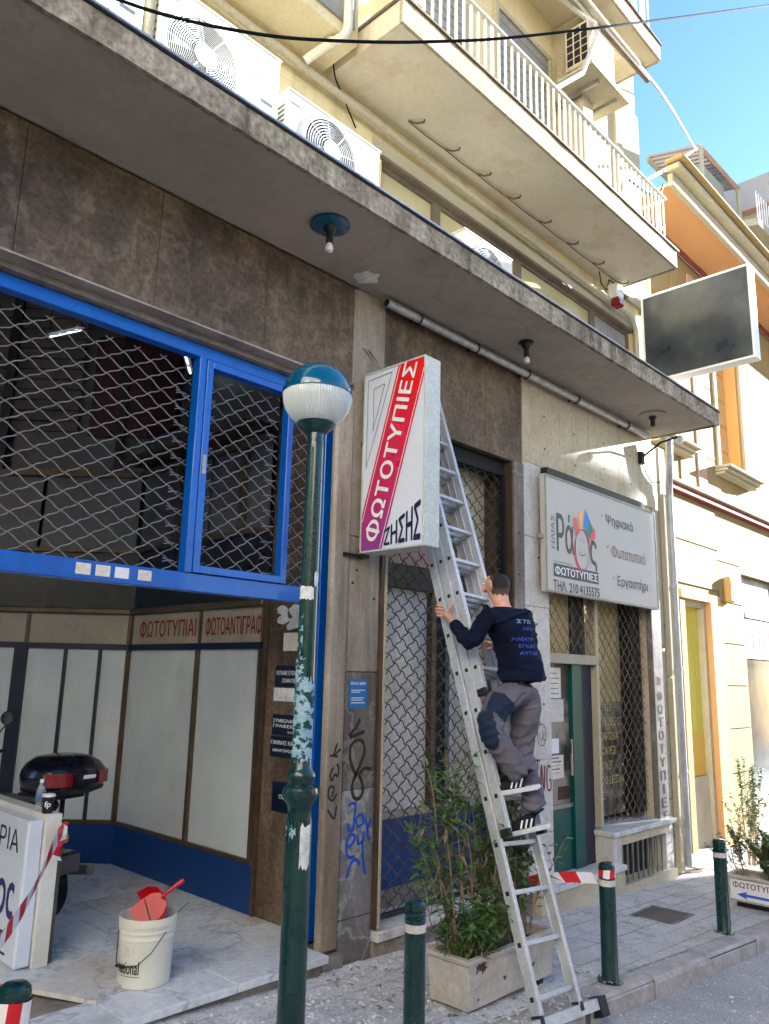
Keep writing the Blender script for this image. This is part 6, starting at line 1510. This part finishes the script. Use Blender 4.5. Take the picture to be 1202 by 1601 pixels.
pq('black plaque with three white text lines, second plaque down the pillar side', 'plaque', 'name_plaque', 4.62, 4.94, 1.47, 1.62, m_navydk, (('ΣΥΜΒΟΛΑΙΟ', .06, .62, .8, .17), ('ΓΡΑΦΕΙΟ', .06, .36, .8, .17), ('2ος', .6, .1, .2, .12)), m_inkw)
pq('black plaque just under the three-line plaque, two lines of white text', 'plaque', 'name_plaque', 4.61, 4.95, 1.31, 1.46, m_navydk, (('ΓΙΑΝΝΗΣ ΚΑΡΕ', .04, .6, .9, .2), ('ΔΙΚΗΓΟΡΟΣ', .1, .25, .7, .14)), m_inkw)
pq('small dark plaque low on the pillar side behind the lamp post ring', 'plaque', 'name_plaque', 4.62, 4.90, .92, 1.13, m_navydk, (('ΟΔ', .3, .45, .3, .14),), m_inkw)
pq('square white printed sheet high on the pillar side', 'notice', 'paper_notice', 4.62, 4.85, 2.10, 2.24, m_paper2)
t = thing('torn_posters', 'layers of torn grey-white posters at the top of the pillar side', 'posters', (3.93, 4.8, 2.27)); q = MB()
for i in range(9):
    y_ = random.uniform(4.6, 4.95); z_ = random.uniform(2.26, 2.42); w_ = random.uniform(.04, .09); h_ = random.uniform(.02, .06)
    x_ = 3.9385 - i * .0005; n = 11; vs = [(x_, y_ + w_ * math.cos(2 * PI * k / n) * random.uniform(.7, 1.1), z_ + h_ * math.sin(2 * PI * k / n) * random.uniform(.7, 1.1)) for k in range(n)]
    q.add(vs, [tuple(range(n))])
q.build('scraps', m_paper, t, kind='stuff')
t = thing('blue_poster', 'small blue poster with white lines glued to the stone pillar', 'poster', (4.12, 4.19, 1.7)); B('sheet', M('blue_paper', rgb(24, 108, 186), rgb(34, 120, 196), s=6, rough=.6, spot=rgb(190, 210, 226), ss=34, sl=.68), t, (4.02, 4.20, 4.186, 4.1888, 1.695, 1.90))
text('lettering', 'ΙΕΡΑ ΑΓ. ΜΟΝΗ', plane_map((4.035, 4.185, 1.86), (1, 0, 0), (0, 0, 1), .15, .02), m_inkw, t, .02)
for k, (w, z_) in enumerate(((.14, 1.82), (.09, 1.806), (.13, 1.765), (.12, 1.75), (.14, 1.73))): B('text_line', m_inkw, t, (4.04, 4.04 + w, 4.1845, 4.1855, z_, z_ + .005))
def spray(label, name, strokes, mat, r, y, cat='graffiti', ax='x'):
    t = thing(name, label, cat, tuple(strokes[0][0]) if len(strokes[0][0]) == 3 else (strokes[0][0][0], y, strokes[0][0][1]))
    for s_ in strokes:
        P_ = [Vector((p[0], y, p[1])) for p in s_]; q = MB(); out = []
        P2 = [P_[0] * 2 - P_[1]] + P_ + [P_[-1] * 2 - P_[-2]]
        for i in range(1, len(P2) - 2):
            for k in range(5):
                u = k / 5; a, b, c, d = P2[i - 1:i + 3]; out.append(.5 * ((2 * b) + (c - a) * u + (2 * a - 5 * b + 4 * c - d) * u * u + (3 * b - a - 3 * c + d) * u ** 3))
        out.append(P_[-1]); vs = []
        for i, p in enumerate(out):
            d = (out[min(i + 1, len(out) - 1)] - out[max(i - 1, 0)]).normalized(); n_ = Vector((-d.z, 0, d.x)) * r * (1 + .25 * noise.noise(p * 40)); vs += [p + n_, p - n_]
        q.add(vs, [(2 * i, 2 * i + 1, 2 * i + 3, 2 * i + 2) for i in range(len(out) - 1)]); q.build('stroke', mat, t)
X_ = 4.0
spray('blue sprayed tag Joey low on the stone pillar', 'graffiti_tag', [[(4.05, 1.03), (4.09, 1.04), (4.13, 1.03)], [(4.12, 1.03), (4.11, .93), (4.10, .86), (4.06, .87), (4.05, .91)], [(4.17, .96), (4.13, .93), (4.15, .88), (4.20, .90), (4.19, .95), (4.17, .96)], [(4.22, .93), (4.24, .87), (4.25, .80), (4.28, .78)], [(4.28, .92), (4.25, .85)],
    [(4.06, .75), (4.11, .78), (4.12, .82), (4.07, .83), (4.04, .76), (4.06, .69), (4.12, .68)], [(4.15, .82), (4.16, .76), (4.21, .78)], [(4.21, .84), (4.20, .72), (4.22, .60), (4.24, .55)], [(4.05, .55), (4.09, .64), (4.14, .66), (4.18, .62)]], m_sprayb, .011, 4.1885)
spray('big black sprayed loop on the stone pillar under the blue poster', 'graffiti_tag', [[(4.03, 1.50), (4.10, 1.56), (4.14, 1.62)], [(4.04, 1.49), (4.12, 1.51), (4.19, 1.53)], [(4.12, 1.22), (4.06, 1.32), (4.05, 1.42), (4.11, 1.47), (4.18, 1.45), (4.19, 1.37), (4.13, 1.26), (4.08, 1.16), (4.10, 1.08), (4.16, 1.07), (4.19, 1.14), (4.14, 1.24)], [(4.15, 1.24), (4.20, 1.27), (4.27, 1.26)]], m_sprayk, .013, 4.1885)
spray('black sprayed word vesk running up the pale pillar trim', 'graffiti_tag', [[(3.84, 1.02), (3.90, .96), (3.92, 1.04)], [(3.87, 1.10), (3.89, 1.16), (3.85, 1.17), (3.84, 1.11), (3.88, 1.08), (3.92, 1.12)], [(3.88, 1.30), (3.85, 1.25), (3.87, 1.21), (3.89, 1.25), (3.92, 1.24), (3.93, 1.29), (3.91, 1.32)], [(3.84, 1.38), (3.92, 1.37)], [(3.91, 1.46), (3.88, 1.38), (3.94, 1.42)]], m_sprayk, .008, 4.1735)
spray('maroon sprayed letters TNG on the grey cladding behind the climber', 'graffiti_tag', [[(6.43, 1.20), (6.52, 1.19)], [(6.48, 1.19), (6.47, 1.02), (6.48, .90)], [(6.53, .93), (6.54, 1.15), (6.58, .92), (6.60, 1.14)], [(6.70, 1.12), (6.65, 1.13), (6.63, 1.02), (6.65, .92), (6.70, .93), (6.70, 1.0), (6.67, 1.01)]], m_sprayr, .010, 4.197)
spray('small black round sprayed mark on the grey cladding behind the climber', 'graffiti_tag', [[(6.56 + .075 * math.cos(a * PI / 5), 1.42 + .10 * math.sin(a * PI / 5)) for a in range(11)], [(6.52, 1.44), (6.54, 1.37), (6.57, 1.40), (6.57, 1.47)], [(6.60, 1.44), (6.59, 1.38), (6.62, 1.37)]], m_sprayk, .004, 4.197)

# ---------------------------------------------------------------- barrier tape
def tape(label, pts, w, seg=.09, twist=None):
    P_ = [Vector(p) for p in pts]; out = []
    P2 = [P_[0] * 2 - P_[1]] + P_ + [P_[-1] * 2 - P_[-2]]
    for i in range(1, len(P2) - 2):
        L = (P2[i + 1] - P2[i]).length; n = max(2, int(L / (seg / 3)))
        for k in range(n):
            u = k / n; a, b, c, d = P2[i - 1:i + 3]; out.append(.5 * ((2 * b) + (c - a) * u + (2 * a - 5 * b + 4 * c - d) * u * u + (3 * b - a - 3 * c + d) * u ** 3))
    out.append(P_[-1]); q = MB(); vs = []; acc = 0
    for i, p in enumerate(out):
        d = (out[min(i + 1, len(out) - 1)] - out[max(i - 1, 0)]).normalized(); tw = twist(i / len(out)) if twist else .15 * math.sin(i * .3)
        s_ = d.cross(Vector((0, 0, 1))).normalized(); up_ = s_.cross(d); v = up_ * math.cos(tw) + s_ * math.sin(tw); sk = d * .022
        vs += [p + v * w / 2 + sk, p - v * w / 2 - sk]
    for i in range(len(out) - 1):
        q.cur = (i // 3) % 2; q.add([vs[2 * i], vs[2 * i + 1], vs[2 * i + 3], vs[2 * i + 2]], [(0, 1, 2, 3)])
    o = q.build('barrier_tape', [m_tapew, m_taper], None, smooth=False); tag(o, label, 'barrier tape'); return o
tape('red and white barrier tape stretched from the corner bollard to the standing sign', [(1.31, 2.96, .80), at_y(-45, 1535, 3.7), at_y(2, 1470, 4.1), at_y(48, 1400, 4.55), at_y(92, 1305, 5.0), (2.42, 5.06, .94)], .075, .12)
tape('short loose end of barrier tape hanging on the corner of the standing sign', [(2.40, 5.06, .97), (2.405, 5.05, .90), (2.36, 5.045, .82), (2.38, 5.05, .76)], .05, .09)
tape('red and white barrier tape running from the bollard behind the ladder to the shrubs', [(5.21, 2.93, .60), (5.05, 3.05, .61), (4.90, 3.22, .58), (4.80, 3.34, .52)], .07, .11)
tape('twisted barrier tape hanging among the twigs under the climbing man', [(4.66, 3.34, .62), (4.68, 3.33, .75), (4.66, 3.32, .90), (4.70, 3.33, 1.05), (4.69, 3.34, 1.15)], .035, .06, lambda u: 3 * math.sin(u * 9))
def band(bx_, by_, z0, z1, label):
    q = MB(); n = 24; vs = []
    for i in range(n + 1):
        a = 2 * PI * i / n; vs += [(bx_ + .0585 * math.cos(a), by_ + .0585 * math.sin(a), z0 + .004 * math.sin(a * 3)), (bx_ + .0585 * math.cos(a + .12), by_ + .0585 * math.sin(a + .12), z1 + .004 * math.sin(a * 2))]
    for i in range(n): q.cur = (i // 3) % 2; q.add([vs[2 * i], vs[2 * i + 2], vs[2 * i + 3], vs[2 * i + 1]], [(0, 1, 2, 3)])
    o = q.build('barrier_tape', [m_tapew, m_taper], None); tag(o, label, 'barrier tape')
band(5.27, 2.87, gz(5.27) + .655, gz(5.27) + .705, 'barrier tape wound round the head of the bollard beside the ladder')
band(1.265, 2.9, gz(1.265) + .60, gz(1.265) + .70, 'barrier tape wound round the bollard at the bottom left corner')
def on_leaf():
    x_ = random.uniform(3.6, 5.4); y_ = random.uniform(2.95, 4.1); return x_, y_, gz(x_) + .006
random.seed(5); q = MB()
for _ in range(150):
    p = Vector(on_leaf()); a = random.random() * 6.28; q.cur = random.choice((0, 1, 1)); leaf(q, p + Vector((0, 0, .004)), Vector((math.cos(a), math.sin(a), .05)), random.uniform(.03, .07), .007)
tag(q.build('fallen_leaves', [m_leaf, m_leafd], None, kind='stuff'), 'dry fallen leaves scattered on the pavement around the long planter', 'leaves')
